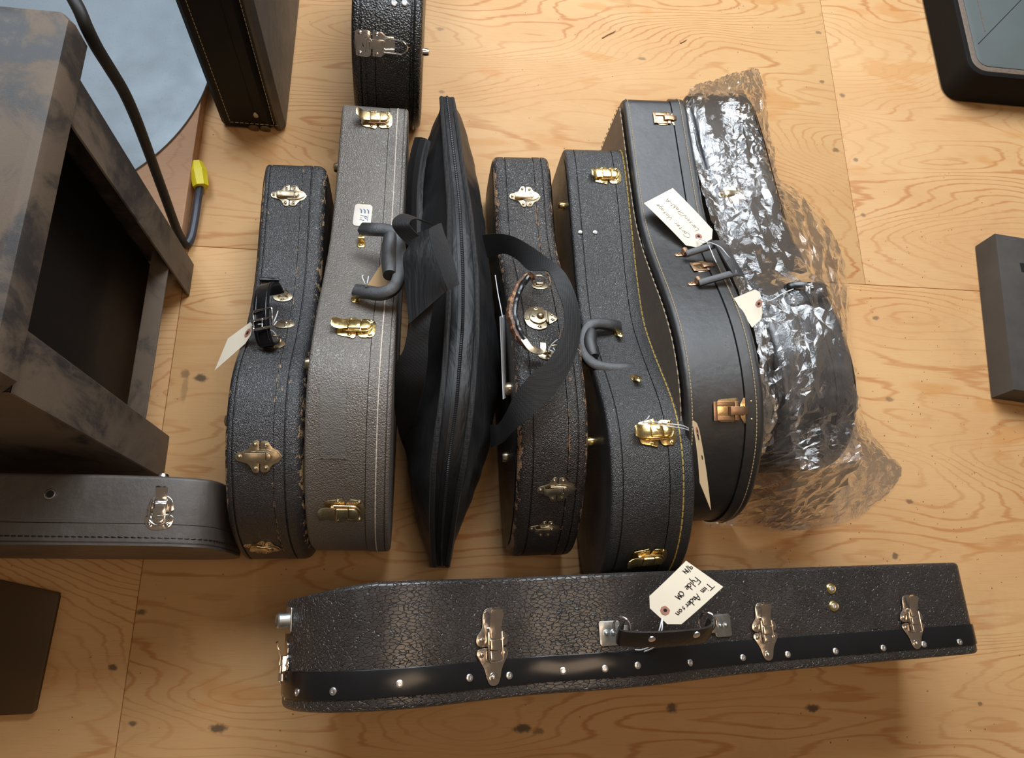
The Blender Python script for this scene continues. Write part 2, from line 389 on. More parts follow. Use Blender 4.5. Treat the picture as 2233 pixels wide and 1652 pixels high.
def plastic():
    t = NT('clear plastic film'); o = t.obj()
    h = t.vor(t.map(o, (1, .6, 1)), 26, 'F1'); h2 = t.noise(o, 34, 5, .65, 1.6)
    nr = t.bump(t.math('ADD', t.math('MULTIPLY', h, .3), h2), .16, .02)
    gl = t.node('ShaderNodeBsdfGlossy', {'Roughness': .06, 'Normal': nr, 'Color': (1, 1, 1, 1)})
    tr = t.node('ShaderNodeBsdfTransparent', {'Color': (.97, .97, .975, 1)})
    df = t.node('ShaderNodeBsdfTranslucent', {'Color': (.9, .88, .86, 1)}); d2 = t.node('ShaderNodeBsdfDiffuse', {'Color': (.9, .88, .86, 1)})
    dd = t.node('ShaderNodeMixShader', {0: .5, 1: df.outputs[0], 2: d2.outputs[0]})
    a = t.node('ShaderNodeMixShader', {0: t.math('ADD', .05, t.math('MULTIPLY', t.ramp(t.noise(o, 13, 4, .6), .45, .75), .12)), 1: tr.outputs[0], 2: dd.outputs[0]})
    fr = t.node('ShaderNodeFresnel', {'IOR': 1.45, 'Normal': nr})
    crk = t.ramp(t.noise(t.map(o, (1.4, .6, 1)), 13, 5, .62, 1.2), .52, .60)
    fac = t.math('MINIMUM', t.math('ADD', t.math('MULTIPLY', fr.outputs[0], 1.15), t.math('MULTIPLY', crk, .07)), .7)
    b = t.node('ShaderNodeMixShader', {0: fac, 1: a.outputs[0], 2: gl.outputs[0]})
    t.t.links.new(b.outputs[0], t.out.inputs[0]); t.n.remove(t.p); return t.m
M['film'] = plastic()
# ------------------------------------------------------------------ floor: four butted plywood sheets over a dark subfloor
SXL, SXR, SY = U2(312, 1222)[0], U2(1888, 622)[0], .727
def sheet(x0, x1, y0, y1):
    m = MB(); m.box(((x0+x1)/2, (y0+y1)/2, -.009), (x1-x0-.0012, y1-y0-.0012, .018), .0008)
    return tag(m.build('floor', M['floor']), kind='structure')
sheet(-2.6, SXL, -1.4, SY); sheet(SXL, 2.8, -1.4, SY); sheet(-2.6, SXR, SY, 3.6); sheet(SXR, 2.8, SY, 3.6)
m = MB(); m.box((.1, 1.1, -.03), (5.6, 5.2, .02)); tag(m.build('floor', M['groove']), kind='structure')
# ------------------------------------------------------------------ case builder
class Case:
    """An instrument case standing on its long edge. u runs along it, v across its thickness, z up."""
    def __init__(s, label, O, yaw, T, top, bot, mat, seam=.012, rL=.008, rR=.012, grooves=(), lidgrooves=(), raise_=.0012, lid_side=1, warp=None,
                 lidmat=None, group=None, name='instrument_case', dome=.004, it=2, n=260, facemat=None, lidname='lid', offs=(), cat='instrument case'):
        dome *= .3; s.yaw = math.radians(yaw); s.top = top; s.T = T; s.warp = warp or (lambda u, v: v)
        s.root = empty(name, (O[0], O[1], 0), s.yaw, label, cat, group)
        s.Mw = Matrix.Translation((O[0], O[1], 0)) @ Matrix.Rotation(s.yaw, 4, 'Z'); s.Mi = s.Mw.inverted()
        ctrl = [Vector(p) for p in top]+[Vector(p) for p in bot]
        pts = resample(chaikin(ctrl, it), n); s.out = pts; N = len(pts)
        s.nr = []
        for i in range(N):
            t = pts[(i+1) % N]-pts[i-1]; t.normalize(); s.nr.append(Vector((-t.y, t.x)))
        cen = sum(pts, Vector((0, 0)))/N
        if sum((pts[i]-cen).dot(s.nr[i]) for i in range(N)) < 0: s.nr = [-q for q in s.nr]
        s.up = [i for i in range(N) if s.nr[i].y > 0]
        k = lid_side; h = T/2
        def quarter(r, v0, sg, wmax=1.0):       # rounded rim ending on the flat face at v0
            return [(v0-sg*r*(1-math.sin(a)), -r*(1-math.cos(a)), wmax*math.sin(min(a*1.3, math.pi/2))) for a in [math.pi/2*j/6 for j in range(7)]]
        def grv(v): return [(v-.0016, 0, .5), (v-.0006, -.0028, .3), (v+.0006, -.0028, .3), (v+.0016, 0, .5)]
        A = [(-h-dome, -.06, 0), (-h-dome*.8, -.035, 0), (-h, -rL-.008, .1)]+quarter(rL, -h, -1)[::-1]
        for g in grooves: A += grv(g)
        A += [(seam-.02, 0, .1), (seam-.004, 0, .2), (seam-.0005, 0, .9), (seam-.0005, -.006, .3)]
        B = [(seam+.0005, -.006, .3), (seam+.0005, raise_, 1.0), (seam+.003, raise_, .5)]
        for g in lidgrooves: B += [(a, o+raise_, w_) for a, o, w_ in grv(g)]
        B += [(a, o+raise_, w_) for a, o, w_ in quarter(rR, h, 1)]+[(h, -rR-.008, .1), (h+dome*.8, -.035, 0), (h+dome, -.06, 0)]
        s.body = s.shell('body', A, mat, k); s.lid = s.shell(lidname, B, lidmat or mat, k)
        s.k = k
    def shell(s, name, rings, mat, k=1, parent=None):
        m = MB(); N = len(s.out); vs = []; fs = []; at = []
        for (v, off, w_) in rings:
            for i in range(N):
                p = s.inset(i, off); vs.append((s.warp(p.x, v*k), -p.x, p.y)); at.append(w_)
        for r in range(len(rings)-1):
            for i in range(N):
                j = (i+1) % N; q = [r*N+i, r*N+j, (r+1)*N+j, (r+1)*N+i]
                fs.append(q)
        fs.append(list(range(N))[::-1]); fs.append([(len(rings)-1)*N+i for i in range(N)])
        m.add(vs, fs); m.attr = at
        o = m.build(name, mat, parent or s.root, 50)
        import bmesh
        bm = bmesh.new(); bm.from_mesh(o.data); bmesh.ops.recalc_face_normals(bm, faces=bm.faces); bm.to_mesh(o.data); bm.free()
        return o
    def inset(s, i, off):
        p = s.out[i]
        if off > -.03: return p+s.nr[i]*off
        us = [q.x for q in s.out]; a, b = min(us), max(us); c = Vector((max(a+.16*(b-a), min(b-.16*(b-a), p.x)), .12))
        return p.lerp(c, .16 if off > -.04 else .42)
    def ztop(s, u):
        # highest outline point near u
        best = 0
        N = len(s.out)
        for i in range(N):
            a, b = s.out[i], s.out[(i+1) % N]
            if (a.x-u)*(b.x-u) <= 0 and abs(a.x-b.x) > 1e-9:
                z = a.y+(b.y-a.y)*(u-a.x)/(b.x-a.x); best = max(best, z)
        return best
    def hit(s, px, py, lift=0.0):
        o = s.Mi @ Vector((0, 0, CAMH)); d = (s.Mi @ W(px, py, 0))-o
        lo, hi = .2, 1.0
        t = .5
        prev = None
        for i in range(400):
            t = .5+.5*i/400; p = o+d*t
            if p.z <= s.ztop(-p.y)+lift: break
        return -p.y, p.x
    def frame(s, u, v, lift=0.0, ang=0.0):
        z = s.ztop(u); dz = (s.ztop(u+.012)-s.ztop(u-.012))/.024; dz = max(-2.5, min(2.5, dz))
        Yd = Vector((0, 1, -dz)).normalized(); Xd = Vector((1, 0, 0)); Zd = Xd.cross(Yd)
        Mx = Matrix((Xd, Yd, Zd)).transposed().to_4x4()
        return Matrix.Translation((v, -u, z)) @ Mx @ Matrix.Translation((0, 0, lift)) @ Matrix.Rotation(ang, 4, 'Z')
    def fp(s, px, py, lift=.0005, ang=0.0):
        u, v = s.hit(px, py); return s.frame(u, v, lift, ang)
    def loc(s, px, py, z): return s.Mi @ W(px, py, z)
    def stitch(s, v, mat, name='stitching', step=.0075, ln=.0055, off=.0016, r=.0008, full=False, k=None, zmin=.03):
        m = MB(); N = len(s.out); kk = s.k if k is None else k
        L = [(s.out[(i+1) % N]-s.out[i]).length for i in range(N)]; d = 0; acc = []
        cum = [0]
        for x in L: cum.append(cum[-1]+x)
        def at(q):
            q %= cum[-1]; lo = 0; hi = N
            while hi-lo > 1:
                md = (lo+hi)//2
                if cum[md] <= q: lo = md
                else: hi = md
            f = (q-cum[lo])/max(1e-9, L[lo % N]); a, b = s.out[lo % N], s.out[(lo+1) % N]; nn = s.nr[lo % N]
            return a.lerp(b, f), nn
        q = 0
        while q < cum[-1]:
            a, na = at(q); b, nb = at(q+ln)
            if full or a.y > zmin and (na.y > -.1):
                pa, pb = a+na*off, b+nb*off; pm = (pa+pb)/2+na*.0006
                m.tube([(s.warp(pa.x, v*kk), -pa.x, pa.y-.0004), (s.warp(pm.x, v*kk), -pm.x, pm.y), (s.warp(pb.x, v*kk), -pb.x, pb.y-.0004)], r, 5)
            q += step
        return m.build(name, mat, s.root)
# ------------------------------------------------------------------ hardware
def rivets(m, pts, r=.0034, h=.0020):
    for p in pts:
        m.dome((p[0], p[1], p[2] if len(p) > 2 else .0012), r*1.25, .0009, 12); m.dome((p[0], p[1], (p[2] if len(p) > 2 else .0012)+.0007), r*.75, h, 10)
def latch(case, Mx, style, met, scale=1.0, lever=None, openness=0.0):
    par = case.root; lever = lever or met; S = Mx @ Matrix.Diagonal((scale, scale, scale, 1))
    p = MB(); p.M = S; l = MB(); l.M = S; b = MB(); b.M = S; bail = True
    if style == 'butterfly':
        Lp = catmull([(-.0345, 0), (-.032, .0055), (-.026, .0075), (-.017, .0105), (-.012, .017), (-.009, .0225), (-.003, .0235), (-.0008, .019), (-.0012, .0), (-.0008, -.019), (-.003, -.0235), (-.009, -.0225), (-.012, -.017), (-.017, -.0105), (-.026, -.0075), (-.032, -.0055)], 4, True)
        Rp = catmull([(.0012, 0), (.0008, .019), (.004, .0225), (.011, .022), (.015, .0165), (.019, .012), (.026, .0085), (.031, .001), (.033, 0), (.031, -.001), (.026, -.0085), (.019, -.012), (.015, -.0165), (.011, -.022), (.004, -.0225), (.0008, -.019)], 4, True)
        p.prism(Lp, 0, .0014, .0004); p.prism(Rp, 0, .0014, .0004)
        p.prism(catmull([(-.004, .009), (.016, .009), (.0285, 0), (.016, -.009), (-.004, -.009)], 4, True), .0012, .0034, .0006)
        rivets(p, [(-.0285, 0), (-.0065, .0175), (-.0065, -.0175), (.0085, .0165), (.0085, -.0165)])
        l.strip([(-.0225, .0018, .0060), (-.022, .007, .0062), (-.018, .0085, .0062), (-.010, .0065, .0058), (.006, .0058, .0056), (.0085, .0058, .0056)], .0012)
        l.prism(circ(.0056, 10, .0105, 0, None, -math.pi/2, math.pi/2)+[(.0098, .0056), (.0098, -.0056)], .0035, .0068, .0008)
        b.tube([(-.012, .0066, .0035), (.006, .0066, .0042), (.0135, .0058, .0042), (.0178, 0, .0042), (.0135, -.0058, .0042), (.006, -.0066, .0042), (-.012, -.0066, .0035)], .0009, 6)
    elif style == 'round':
        p.prism(catmull([(-.030, .013), (-.024, .0185), (-.012, .0205), (-.0008, .0205), (-.0008, -.0205), (-.012, -.0205), (-.024, -.0185), (-.030, -.013)], 3, True), 0, .0013, .0004)
        p.prism(chaikin([(.0010, .021), (.021, .021), (.031, .014), (.031, -.014), (.021, -.021), (.0010, -.021)], 2), 0, .0013, .0004)
        p.box((-.006, -.0, .004), (.030, .021, .006), .001)
        rivets(p, [(-.010, .0175), (-.010, -.0175), (.022, .0165), (.022, -.0165)])
        l.strip([(-.040, .013+openness, .0060), (-.038, .0125+openness, .0095), (-.033, .0105+openness*.7, .0115), (-.026, .0085+openness*.3, .0112), (-.0135, .0092, .0100), (-.013, .0098, .0100)], .0014)
        l.box((-.003, 0, .0088), (.019, .019, .0046), .0012)
        l.prism(circ(.0095, 12, .0125, 0, None, -math.pi/2, math.pi/2)+[(.0072, .0095), (.0072, -.0095)], .0045, .0105, .0014)
        b.tube(catmull([(-.016, .0120, .0055), (.008, .0122, .0060), (.019, .0098, .0060), (.0245, 0, .0060), (.019, -.0098, .0060), (.008, -.0122, .0060), (-.016, -.0120, .0055)], 4), .0013, 8)
    elif style == 'long':      # big nickel drawbolt; long axis along x
        A = catmull([(-.050, 0), (-.047, .0095), (-.040, .0128), (-.028, .0135), (-.021, .0165), (-.014, .0225), (-.006, .0235), (-.0012, .018), (-.0008, 0), (-.0012, -.018), (-.006, -.0235), (-.014, -.0225), (-.021, -.0165), (-.028, -.0135), (-.040, -.0128), (-.047, -.0095)], 4, True)
        B = catmull([(.0010, 0), (.0014, .019), (.007, .0235), (.014, .021), (.021, .0165), (.029, .0125), (.040, .0095), (.046, .006), (.048, 0), (.046, -.006), (.040, -.0095), (.029, -.0125), (.021, -.0165), (.014, -.021), (.007, -.0235), (.0014, -.019)], 4, True)
        p.prism(A, 0, .0015, .0005); p.prism(B, 0, .0015, .0005)
        p.box((-.012, 0, .005), (.026, .016, .008), .001)
        rivets(p, [(-.0095, .017), (-.0095, -.017), (.0085, .017), (.0085, -.017)], .0036); rivets(p, [(.038, 0)], .0058, .003)
        l.strip([(-.049, .016, .0050), (-.047, .0185, .0085), (-.041, .0175, .0098), (-.034, .0140, .0092), (-.022, .0115, .0080), (-.012, .0125, .0078), (-.0105, .0118, .0078)], .0014)
        l.box((-.003, 0, .0105), (.0135, .0155, .0045), .001); l.box((.0105, 0, .0085), (.0125, .0155, .0045), .001)
        b.tube([(-.019, .0102, .0105), (.016, .0102, .0105), (.0185, .0085, .0095), (.0185, -.0085, .0095), (.016, -.0102, .0105), (-.019, -.0102, .0105)], .0013, 8)
    elif style == 'slotted':   # rectangular latch with a slotted pull plate
        p.prism(chaikin([(-.047, .019), (-.010, .022), (-.001, .022), (-.001, -.019), (-.046, -.019)], 1), 0, .0012, .0003)
        p.prism(chaikin([(.001, .022), (.026, .022), (.029, .019), (.029, -.019), (.026, -.022), (.001, -.022)], 1), 0, .0014, .0004)
        rivets(p, [(.021, .0155), (.021, -.0155)])
        for sy in (-1, 1): l.box((-.028, sy*.0125, .0032), (.034, .0075, .0016), .0005)
        l.box((-.045, 0, .0036), (.007, .033, .0016), .0005); l.box((-.006, 0, .0032), (.008, .033, .0016), .0005)
        l.strip([(-.020, .0020, .0075), (-.018, .0065, .0075), (-.012, .0075, .0072), (.004, .0062, .0072), (.012, .0052, .0068), (.0135, .0035, .0068)], .0014)
        b.box((.0045, 0, .0052), (.004, .017, .004), .001)
    elif style == 'dshape':    # long axis along x, D plate and wire bail
        p.prism(chaikin([(-.026, .010), (-.026, -.010), (-.012, -.0185), (-.001, -.0185), (-.001, .0185), (-.012, .0185)], 2), 0, .0013, .0004)
        p.prism(chaikin([(.001, .0195), (.016, .0195), (.025, .011), (.026, -.011), (.016, -.0195), (.001, -.0195)], 2), 0, .0013, .0004)
        p.box((-.004, 0, .0042), (.030, .018, .006), .001); rivets(p, [(.018, .012), (.018, -.012)])
        l.strip([(-.037, .0135, .0070), (-.0355, .0145, .0088), (-.031, .0125, .0085), (-.024, .0090, .0075), (-.016, .0080, .0082), (-.014, .0088, .0082)], .0014)
        l.box((-.004, 0, .0086), (.019, .0165, .0040), .001)
        l.prism(circ(.0083, 12, .0085, 0, .0083, -math.pi/2, math.pi/2), .0045, .0100, .0014)
        b.tube(catmull([(-.017, .0135, .006), (.004, .0138, .0062), (.014, .0105, .0062), (.0185, 0, .0062), (.014, -.0105, .0062), (.004, -.0138, .0062), (-.017, -.0135, .006)], 4), .0014, 8)
    elif style == 'open':      # chrome latch with its wire loop swung open to +x
        p.prism(chaikin([(-.034, .020), (-.028, .024), (-.006, .024), (-.002, .019), (-.002, -.019), (-.006, -.024), (-.028, -.024), (-.034, -.020)], 1), 0, .0013, .0004)
        p.prism([(.0005, .023), (.018, .023), (.026, .016), (.040, .016), (.044, .011), (.043, -.014), (.026, -.014), (.018, -.022), (.0005, -.022)], 0, .0013, .0004)
        rivets(p, [(-.023, .018), (-.023, -.018), (.009, .018), (.009, -.018)])
        p.box((.010, 0, .004), (.026, .018, .006), .001); p.prism(circ(.009, 10, -.010, 0, None, math.pi/2, 3*math.pi/2), .001, .007, .001)
        l.strip([(.021, .004, .008), (.024, .014, .008), (.026, .026, .009), (.0245, .036, .0085)], .0014); l.box((-.003, 0, .0085), (.003, .020, .005), .0008)
        b.tube(catmull([(.022, .0125, .013), (.045, .0120, .016), (.060, .0105, .018), (.068, 0, .018), (.060, -.0105, .018), (.045, -.0120, .016), (.022, -.0125, .013)], 4), .0015, 8)
    o = p.build('latch', met, par)
    l.build('lever', lever, o); b.build('bail', met, o)
    return o
def foot(case, u, v, z, side, met=None, r=.007, tall=.004, ):
    """furniture glide on the flat face"""
    m = MB(); a = Matrix.Rotation(math.radians(90*side), 4, 'Y'); m.M = Matrix.Translation((v, -u, z)) @ a
    m.lathe([(r*1.05, -.006), (r*1.05, .001), (r, tall*.4), (r*.85, tall*.8), (r*.45, tall*1.0), (0.0005, tall*1.05)], 16)
    return m.build('foot', met or M['brass_old'], case.root)
def ctube(case, pts, r, mat, name, parent=None, n=8, smooth=6, **kw):
    """tube through (px, py, z) points, in the case's own space"""
    m = MB(); m.tube(catmull([case.loc(*p) for p in pts], smooth), r, n, **kw); return m.build(name, mat, parent or case.root)
FEAR = 1
# ================================================================== case 1: worn black case, far left of the row
c1 = Case('worn black instrument case with buckled strap handle, leftmost standing case of the row', (-.2505, .830), 1.9, .116,
          [(-.004, .150), (.004, .172), (.08, .177), (.20, .179), (.25, .184), (.30, .200), (.36, .228), (.40, .252), (.44, .284), (.485, .304), (.54, .309), (.59, .300), (.63, .284), (.675, .256), (.705, .219), (.725, .168), (.737, .110)],
          [(.735, .075), (.715, .035), (.67, .008), (.60, -.001), (.52, -.001), (.45, .012), (.38, .035), (.30, .048), (.20, .040), (.08, .012), (.004, .0), (-.004, .02)],
          M['black_old'], seam=.014, rL=.009, rR=.017, grooves=(-.046,), lidgrooves=(.031,), dome=.006, group='instrument cases standing in the row', it=2)
latch(c1, c1.fp(632, 427), 'butterfly', M['brass_old'], 1.0)
latch(c1, c1.fp(567, 995), 'butterfly', M['brass_old'], 1.05)
latch(c1, c1.fp(575, 1192, ang=-.3), 'butterfly', M['brass_old'], .9)
u_ = c1.hit(492, 905)[0]; foot(c1, u_, -.058, c1.ztop(u_)-.035, -1, r=.010, tall=.009); foot(c1, .40, .060, .2, 1, r=.008, tall=.006)
# strap handle of case 1
def strap_handle():
    u0, v0 = c1.hit(592, 625); u1, v1 = c1.hit(590, 765)
    mid = (u0+u1)/2; pts = []; R = []; Lp = []
    P = [(607, 640, .225), (596, 622, .252), (582, 622, .272), (574, 645, .284), (572, 690, .290), (576, 730, .285), (585, 752, .278), (596, 748, .262)]
    path = catmull([c1.loc(*p) for p in P], 6)
    m = MB()
    wd = Vector((.55, 0, .35)).normalized()
    L = [p-wd*.013 for p in path]; Rr = [p+wd*.013 for p in path]
    L = [q+Vector((-.004, 0, 0)) for q in L]
    m.ribbon(L, Rr, .0022); h = m.build('handle', M['strap_leather'], c1.root)
    s = MB()
    for sgn in (-.8, .8):
        s.tube([p+wd*.013*sgn+Vector((-.002, 0, .003)) for p in path[3:-3]], .0007, 5)
    s.build('edge_stitching', M['strap_leather'], h)
    b = MB(); c = c1.loc(573, 695, .295); Mx = Matrix.Translation(c) @ Matrix.Rotation(.10, 4, 'Z') @ Matrix.Rotation(-.3, 4, 'Y')
    b.M = Mx; r = rrc(.033, .032, .003)
    b.tube([(x, y, 0) for x, y in r], .0020, 8, closed=True); b.tube([(-.0165, 0, .0), (.0165, 0, 0)], .0016, 8); b.tube([(0, 0, .002), (0, -.015, .003)], .0014, 8)
    b.build('buckle', M['chrome'], h)
    for (px, py, z, an) in ((617, 648, .222, .4), (600, 752, .262, 0)):
        u, v = c1.hit(px, py); d = MB(); c = c1.frame(u, v) @ Vector((0, 0, .012))
        d.tube([c+Vector((.010*math.cos(t), .002*math.sin(t), .010*math.sin(t))) for t in [2*math.pi*k/20 for k in range(20)]], .0016, 8, closed=True)
        d.build('ring', M['brass_old'], h)
        pl = MB(); pl.M = c1.frame(u, v, .0006); pl.prism(circ(.017, 20, 0, 0, .012), 0, .0014, .0004); rivets(pl, [(0, -.008)]); pl.build('ring_plate', M['brass_old'], c1.root)
    k = MB(); k.M = c1.frame(*c1.hit(588, 613)); k.box((0, 0, .004), (.034, .006, .007), .0015); k.build('strap_end', M['strap_leather'], h)
    k = MB(); k.M = c1.fp(622, 708); k.prism(catmull([(-.014, .008), (.004, .009), (.014, .004), (.016, 0), (.014, -.004), (.004, -.009), (-.014, -.008)], 3, True), 0, .0014, .0004)
    rivets(k, [(.009, 0), (.001, .005), (.001, -.005)], .002); k.build('hasp_plate', M['brass_old'], c1.root)
strap_handle()
# ================================================================== case 2: grey brown case
c2 = Case('grey brown vinyl case with cream stitching and molded black handle, left of the gig bag', (-.1065, .972), .1, .130,
          [(-.004, .150), (.002, .181), (.06, .186), (.19, .184), (.30, .200), (.345, .218), (.415, .252), (.47, .284), (.54, .319), (.60, .339), (.655, .337), (.71, .318), (.77, .286), (.82, .244), (.850, .20), (.862, .15)],
          [(.864, .09), (.855, .03), (.82, .003), (.70, -.001), (.56, -.001), (.45, .015), (.34, .03), (.2, .015), (.05, .001), (0, 0), (-.004, .02)],
          M['grey_vinyl'], seam=.028, rL=.006, rR=.006, lidgrooves=(.0585,), dome=.003, group='instrument cases standing in the row')
c2.stitch(.044, M['thread_cream'], step=.0125, ln=.0118, r=.0011)
latch(c2, c2.fp(822, 262, ang=.05), 'round', M['brass_warm'], .98, openness=.010)
latch(c2, c2.fp(778, 716), 'round', M['brass'], 1.0)
latch(c2, c2.fp(752, 1112, ang=0), 'round', M['brass_warm'], 1.02)
for py_ in (343, 778):
    u_ = c2.hit(738 if py_ == 343 else 676, py_)[0]; foot(c2, u_, -.065, c2.ztop(u_)-.035, -1, M['brass_old'], .010, .012)
def molded_handle(case, arms, grip, zoff, hinge_px, met, r=.0108):
    a = catmull([case.loc(*p) for p in arms], 8)
    m = MB(); m.tube(a, r, 12, flat=.75, up=(0, 0, 1)); h = m.build('handle', M['handle_black'], case.root)
    g = MB(); gp = catmull([case.loc(*p) for p in grip], 8); n = len(gp)
    rg = [r*(1.05+.30*math.sin(math.pi*i/(n-1))) for i in range(n)]; g.tube(gp, rg, 14); g.build('grip', M['handle_black'], h)
    for (px, py, ang) in hinge_px:
        k = MB(); k.M = case.fp(px, py, ang=ang)
        k.prism(chaikin([(-.0075, -.011), (.0075, -.011), (.0075, .004), (-.0075, .004)], 1), 0, .0016, .0004)
        k.box((0, .004, .006), (.012, .0030, .012), .0008); k.prism([(-.0055, .004), (.0055, .004), (.0055, .014), (0, .019), (-.0055, .014)], .010, .0125, .0004); rivets(k, [(0, -.006), (0, .012, .0125)], .003)
        k.build('hinge_plate', met, case.root)
z2a, z2b = .275, .315
molded_handle(c2, [(790, 499, z2a-.015), (812, 500, z2a), (840, 502, z2a+.006), (864, 512, z2a+.012), (872, 540, z2a+.02), (870, 600, z2b+.005), (858, 628, z2b+.006), (832, 640, z2b+.002), (800, 637, z2b-.008), (775, 634, z2b-.018)],
              [(852, 512, z2a+.014), (850, 550, z2a+.022), (850, 600, z2b+.008)], 0, [(788, 532, 0), (776, 652, 0)], M['brass'])
# label plate on case 2
d = MB(); d.M = c2.fp(791, 470, .0006, -.03); d.prism(rrc(.033, .052, .007), 0, .0009, .0002)
dl = d.build('label_plate', M['decal'], c2.root)
k = MB(); k.M = c2.fp(791, 470, .0018, -.03)
for x in (-.004, .0025, .009): k.prism(catmull([(x-.003, .0145), (x+.001, .0125), (x+.0022, .009), (x+.0022, .005), (x, .005), (x-.0002, .009), (x-.001, .012)], 3, True), 0, .0002)
for a, b in (((-.004, -.001), (.008, -.003)), ((-.004, -.0075), (0, -.0065)), ((.003, -.005), (.0085, -.009)), ((.010, .001), (.010, -.013)), ((.004, -.003), (.009, -.0045)), ((-.005, -.011), (.004, -.0125))):
    dx, dy = b[0]-a[0], b[1]-a[1]; L_ = math.hypot(dx, dy); nx, ny = -dy/L_*.0005, dx/L_*.0005; k.prism([(a[0]-nx, a[1]-ny), (b[0]-nx, b[1]-ny), (b[0]+nx, b[1]+ny), (a[0]+nx, a[1]+ny)], 0, .0002)
k.build('lettering', M['ink_blue'], dl)
k = MB(); k.M = c2.fp(792, 445, .0012); k.dome((0, 0, 0), .0024, .002); k.build('rivet', M['brass'], dl)
M['tape_clear'] = leather('matte tape over vinyl', (.125, .115, .10), (.15, .138, .12), .6, 520, .5)
def tape_patch():
    u0, v0 = c2.hit(727, 838); u1, v1 = c2.hit(727, 1000); m = MB(); vs = []; fs = []; n = 24
    for i in range(n+1):
        u = u0+(u1-u0)*i/n; v = v0+(v1-v0)*i/n; f = c2.frame(u, v, .0009)
        wv = .020+.0006*math.sin(i*2.1)
        vs += [f @ Vector((-wv, 0, 0)), f @ Vector((wv, 0, 0)), f @ Vector((wv, 0, -.0012)), f @ Vector((-wv, 0, -.0012))]
    for i in range(n):
        for q in range(4): fs.append([i*4+q, i*4+(q+1) % 4, i*4+4+(q+1) % 4, i*4+4+q])
    fs.append([0, 3, 2, 1]); fs.append([n*4, n*4+1, n*4+2, n*4+3]); m.add(vs, fs)
    m.build('tape_patch', M['tape_clear'], c2.root)
M['black_gloss'] = leather('glossy black vinyl', (.012, .012, .013), (.02, .019, .019), .26, 300, .4, 'noise', dusty=.15)
M['specks'] = plain('red brown specks', (.36, .07, .03), .7)
tape_patch()
# ================================================================== case 4: cracked old case with leather ring handle
c4 = Case('battered black case with round brass lock and torn brown leather handle, beside the gig bag', (.1870, .893), 3.1, .116,
          [(-.004, .135), (.004, .164), (.05, .170), (.12, .167), (.18, .165), (.24, .184), (.29, .220), (.34, .250), (.42, .283), (.47, .294), (.52, .302), (.575, .304), (.62, .295), (.665, .269), (.70, .240), (.74, .198), (.775, .145)],
          [(.792, .09), (.782, .03), (.73, .004), (.60, -.001), (.5, -.001), (.42, .010), (.34, .03), (.24, .035), (.12, .015), (.02, 0), (-.004, .02)],
          M['black_older'], seam=.024, rL=.014, rR=.012, grooves=(-.034,), lidgrooves=(.040,), dome=.006, group='instrument cases standing in the row')
latch(c4, c4.fp(1146, 430), 'butterfly', M['brass_old'], .95)
latch(c4, c4.fp(1215, 1066), 'butterfly', M['brass_old'], 1.0)
latch(c4, c4.frame(.752, -.004, .0005, -.1), 'butterfly', M['brass_old'], .85)
foot(c4, .52, -.062, .24, -1, M['brass_old'], .011, .010); foot(c4, .62, -.062, .15, -1, M['brass_old'], .009, .008)
lk = MB(); lk.M = c4.fp(1174, 694)
lk.prism(catmull([(.010, .021), (0, .026), (-.014, .022), (-.023, .010), (-.025, -.004), (-.020, -.018), (-.008, -.026), (.004, -.026), (.013, -.018), (.013, .014)], 4, True), 0, .0015, .0004)
lk.prism(circ(.0155, 28, -.001, 0), .0012, .0050, .0012); rivets(lk, [(-.002, .022), (-.021, -.004), (-.001, -.022)])
lk.prism(catmull([(.016, .013), (.024, .010), (.032, .002), (.032, -.004), (.024, -.011), (.016, -.013)], 3, True), 0, .0015, .0004); rivets(lk, [(.024, .005), (.024, -.006)])
lk.tube([(.0145, -.013, .003), (.0145, .013, .003)], .0026, 8)
lo = lk.build('lock', M['brass_old'], c4.root)
k = MB(); k.M = lk.M; k.dome((.003, 0, .005), .0068, .0062, 16); k.build('lock_button', M['brass_old'], lo)
k = MB(); k.M = lk.M; k.prism(circ(.0016, 8, -.011, 0), .0049, .0052); k.box((-.0085, -.0015, .0050), (.004, .0012, .0004)); k.build('keyhole', M['groove'], lo)
# ring handle
hp = [(1165, 603, .285), (1147, 607, .292), (1130, 630, .300), (1120, 660, .306), (1118, 695, .312), (1127, 725, .315), (1145, 750, .318), (1170, 768, .318)]
def wob(path, amp, sc_, seed=0):
    return [p+Vector((noise.noise(p*sc_+Vector((seed, 0, 0))), noise.noise(p*sc_+Vector((0, seed+5, 0))), noise.noise(p*sc_+Vector((0, 0, seed+9)))))*amp for p in path]
path = wob(catmull([c4.loc(*p) for p in hp], 8), .003, 60)
m = MB(); n = len(path); m.tube(path, [.0075*(.65+.5*math.sin(math.pi*min(1, max(0, i/(n-1)))))*(1+.18*noise.noise(Vector((i*.7, 0, 0)))) for i in range(n)], 12, flat=.85)
m.attr = [1.0]*len(m.v); hd = m.build('handle', M['old_leather'], c4.root)
m = MB(); inner = [p+Vector((.004, 0, .004)) for p in path[8:-10]]; m.tube(inner, .0055, 10); m.build('handle_lining', M['strap_leather'], hd)
for (px, py, z, rr) in ((1175, 612, .262, .0115), (1212, 768, .300, .0150)):
    c = c4.loc(px, py, z+.006); m = MB(); m.tube([c+Vector((rr*math.cos(t), rr*.75*math.sin(t), .004*math.sin(t))) for t in [2*math.pi*q/22 for q in range(22)]], .0013, 8, closed=True); m.build('ring', M['brass_old'], hd)
for (px, py) in ((1177, 625), (1192, 775)):
    m = MB(); m.M = c4.fp(px, py); m.prism(circ(.015, 20, 0, 0, .009), 0, .0014, .0004); m.box((0, .004, .003), (.014, .005, .006), .0015); rivets(m, [(0, -.003)]); m.build('ring_plate', M['brass_old'], c4.root)
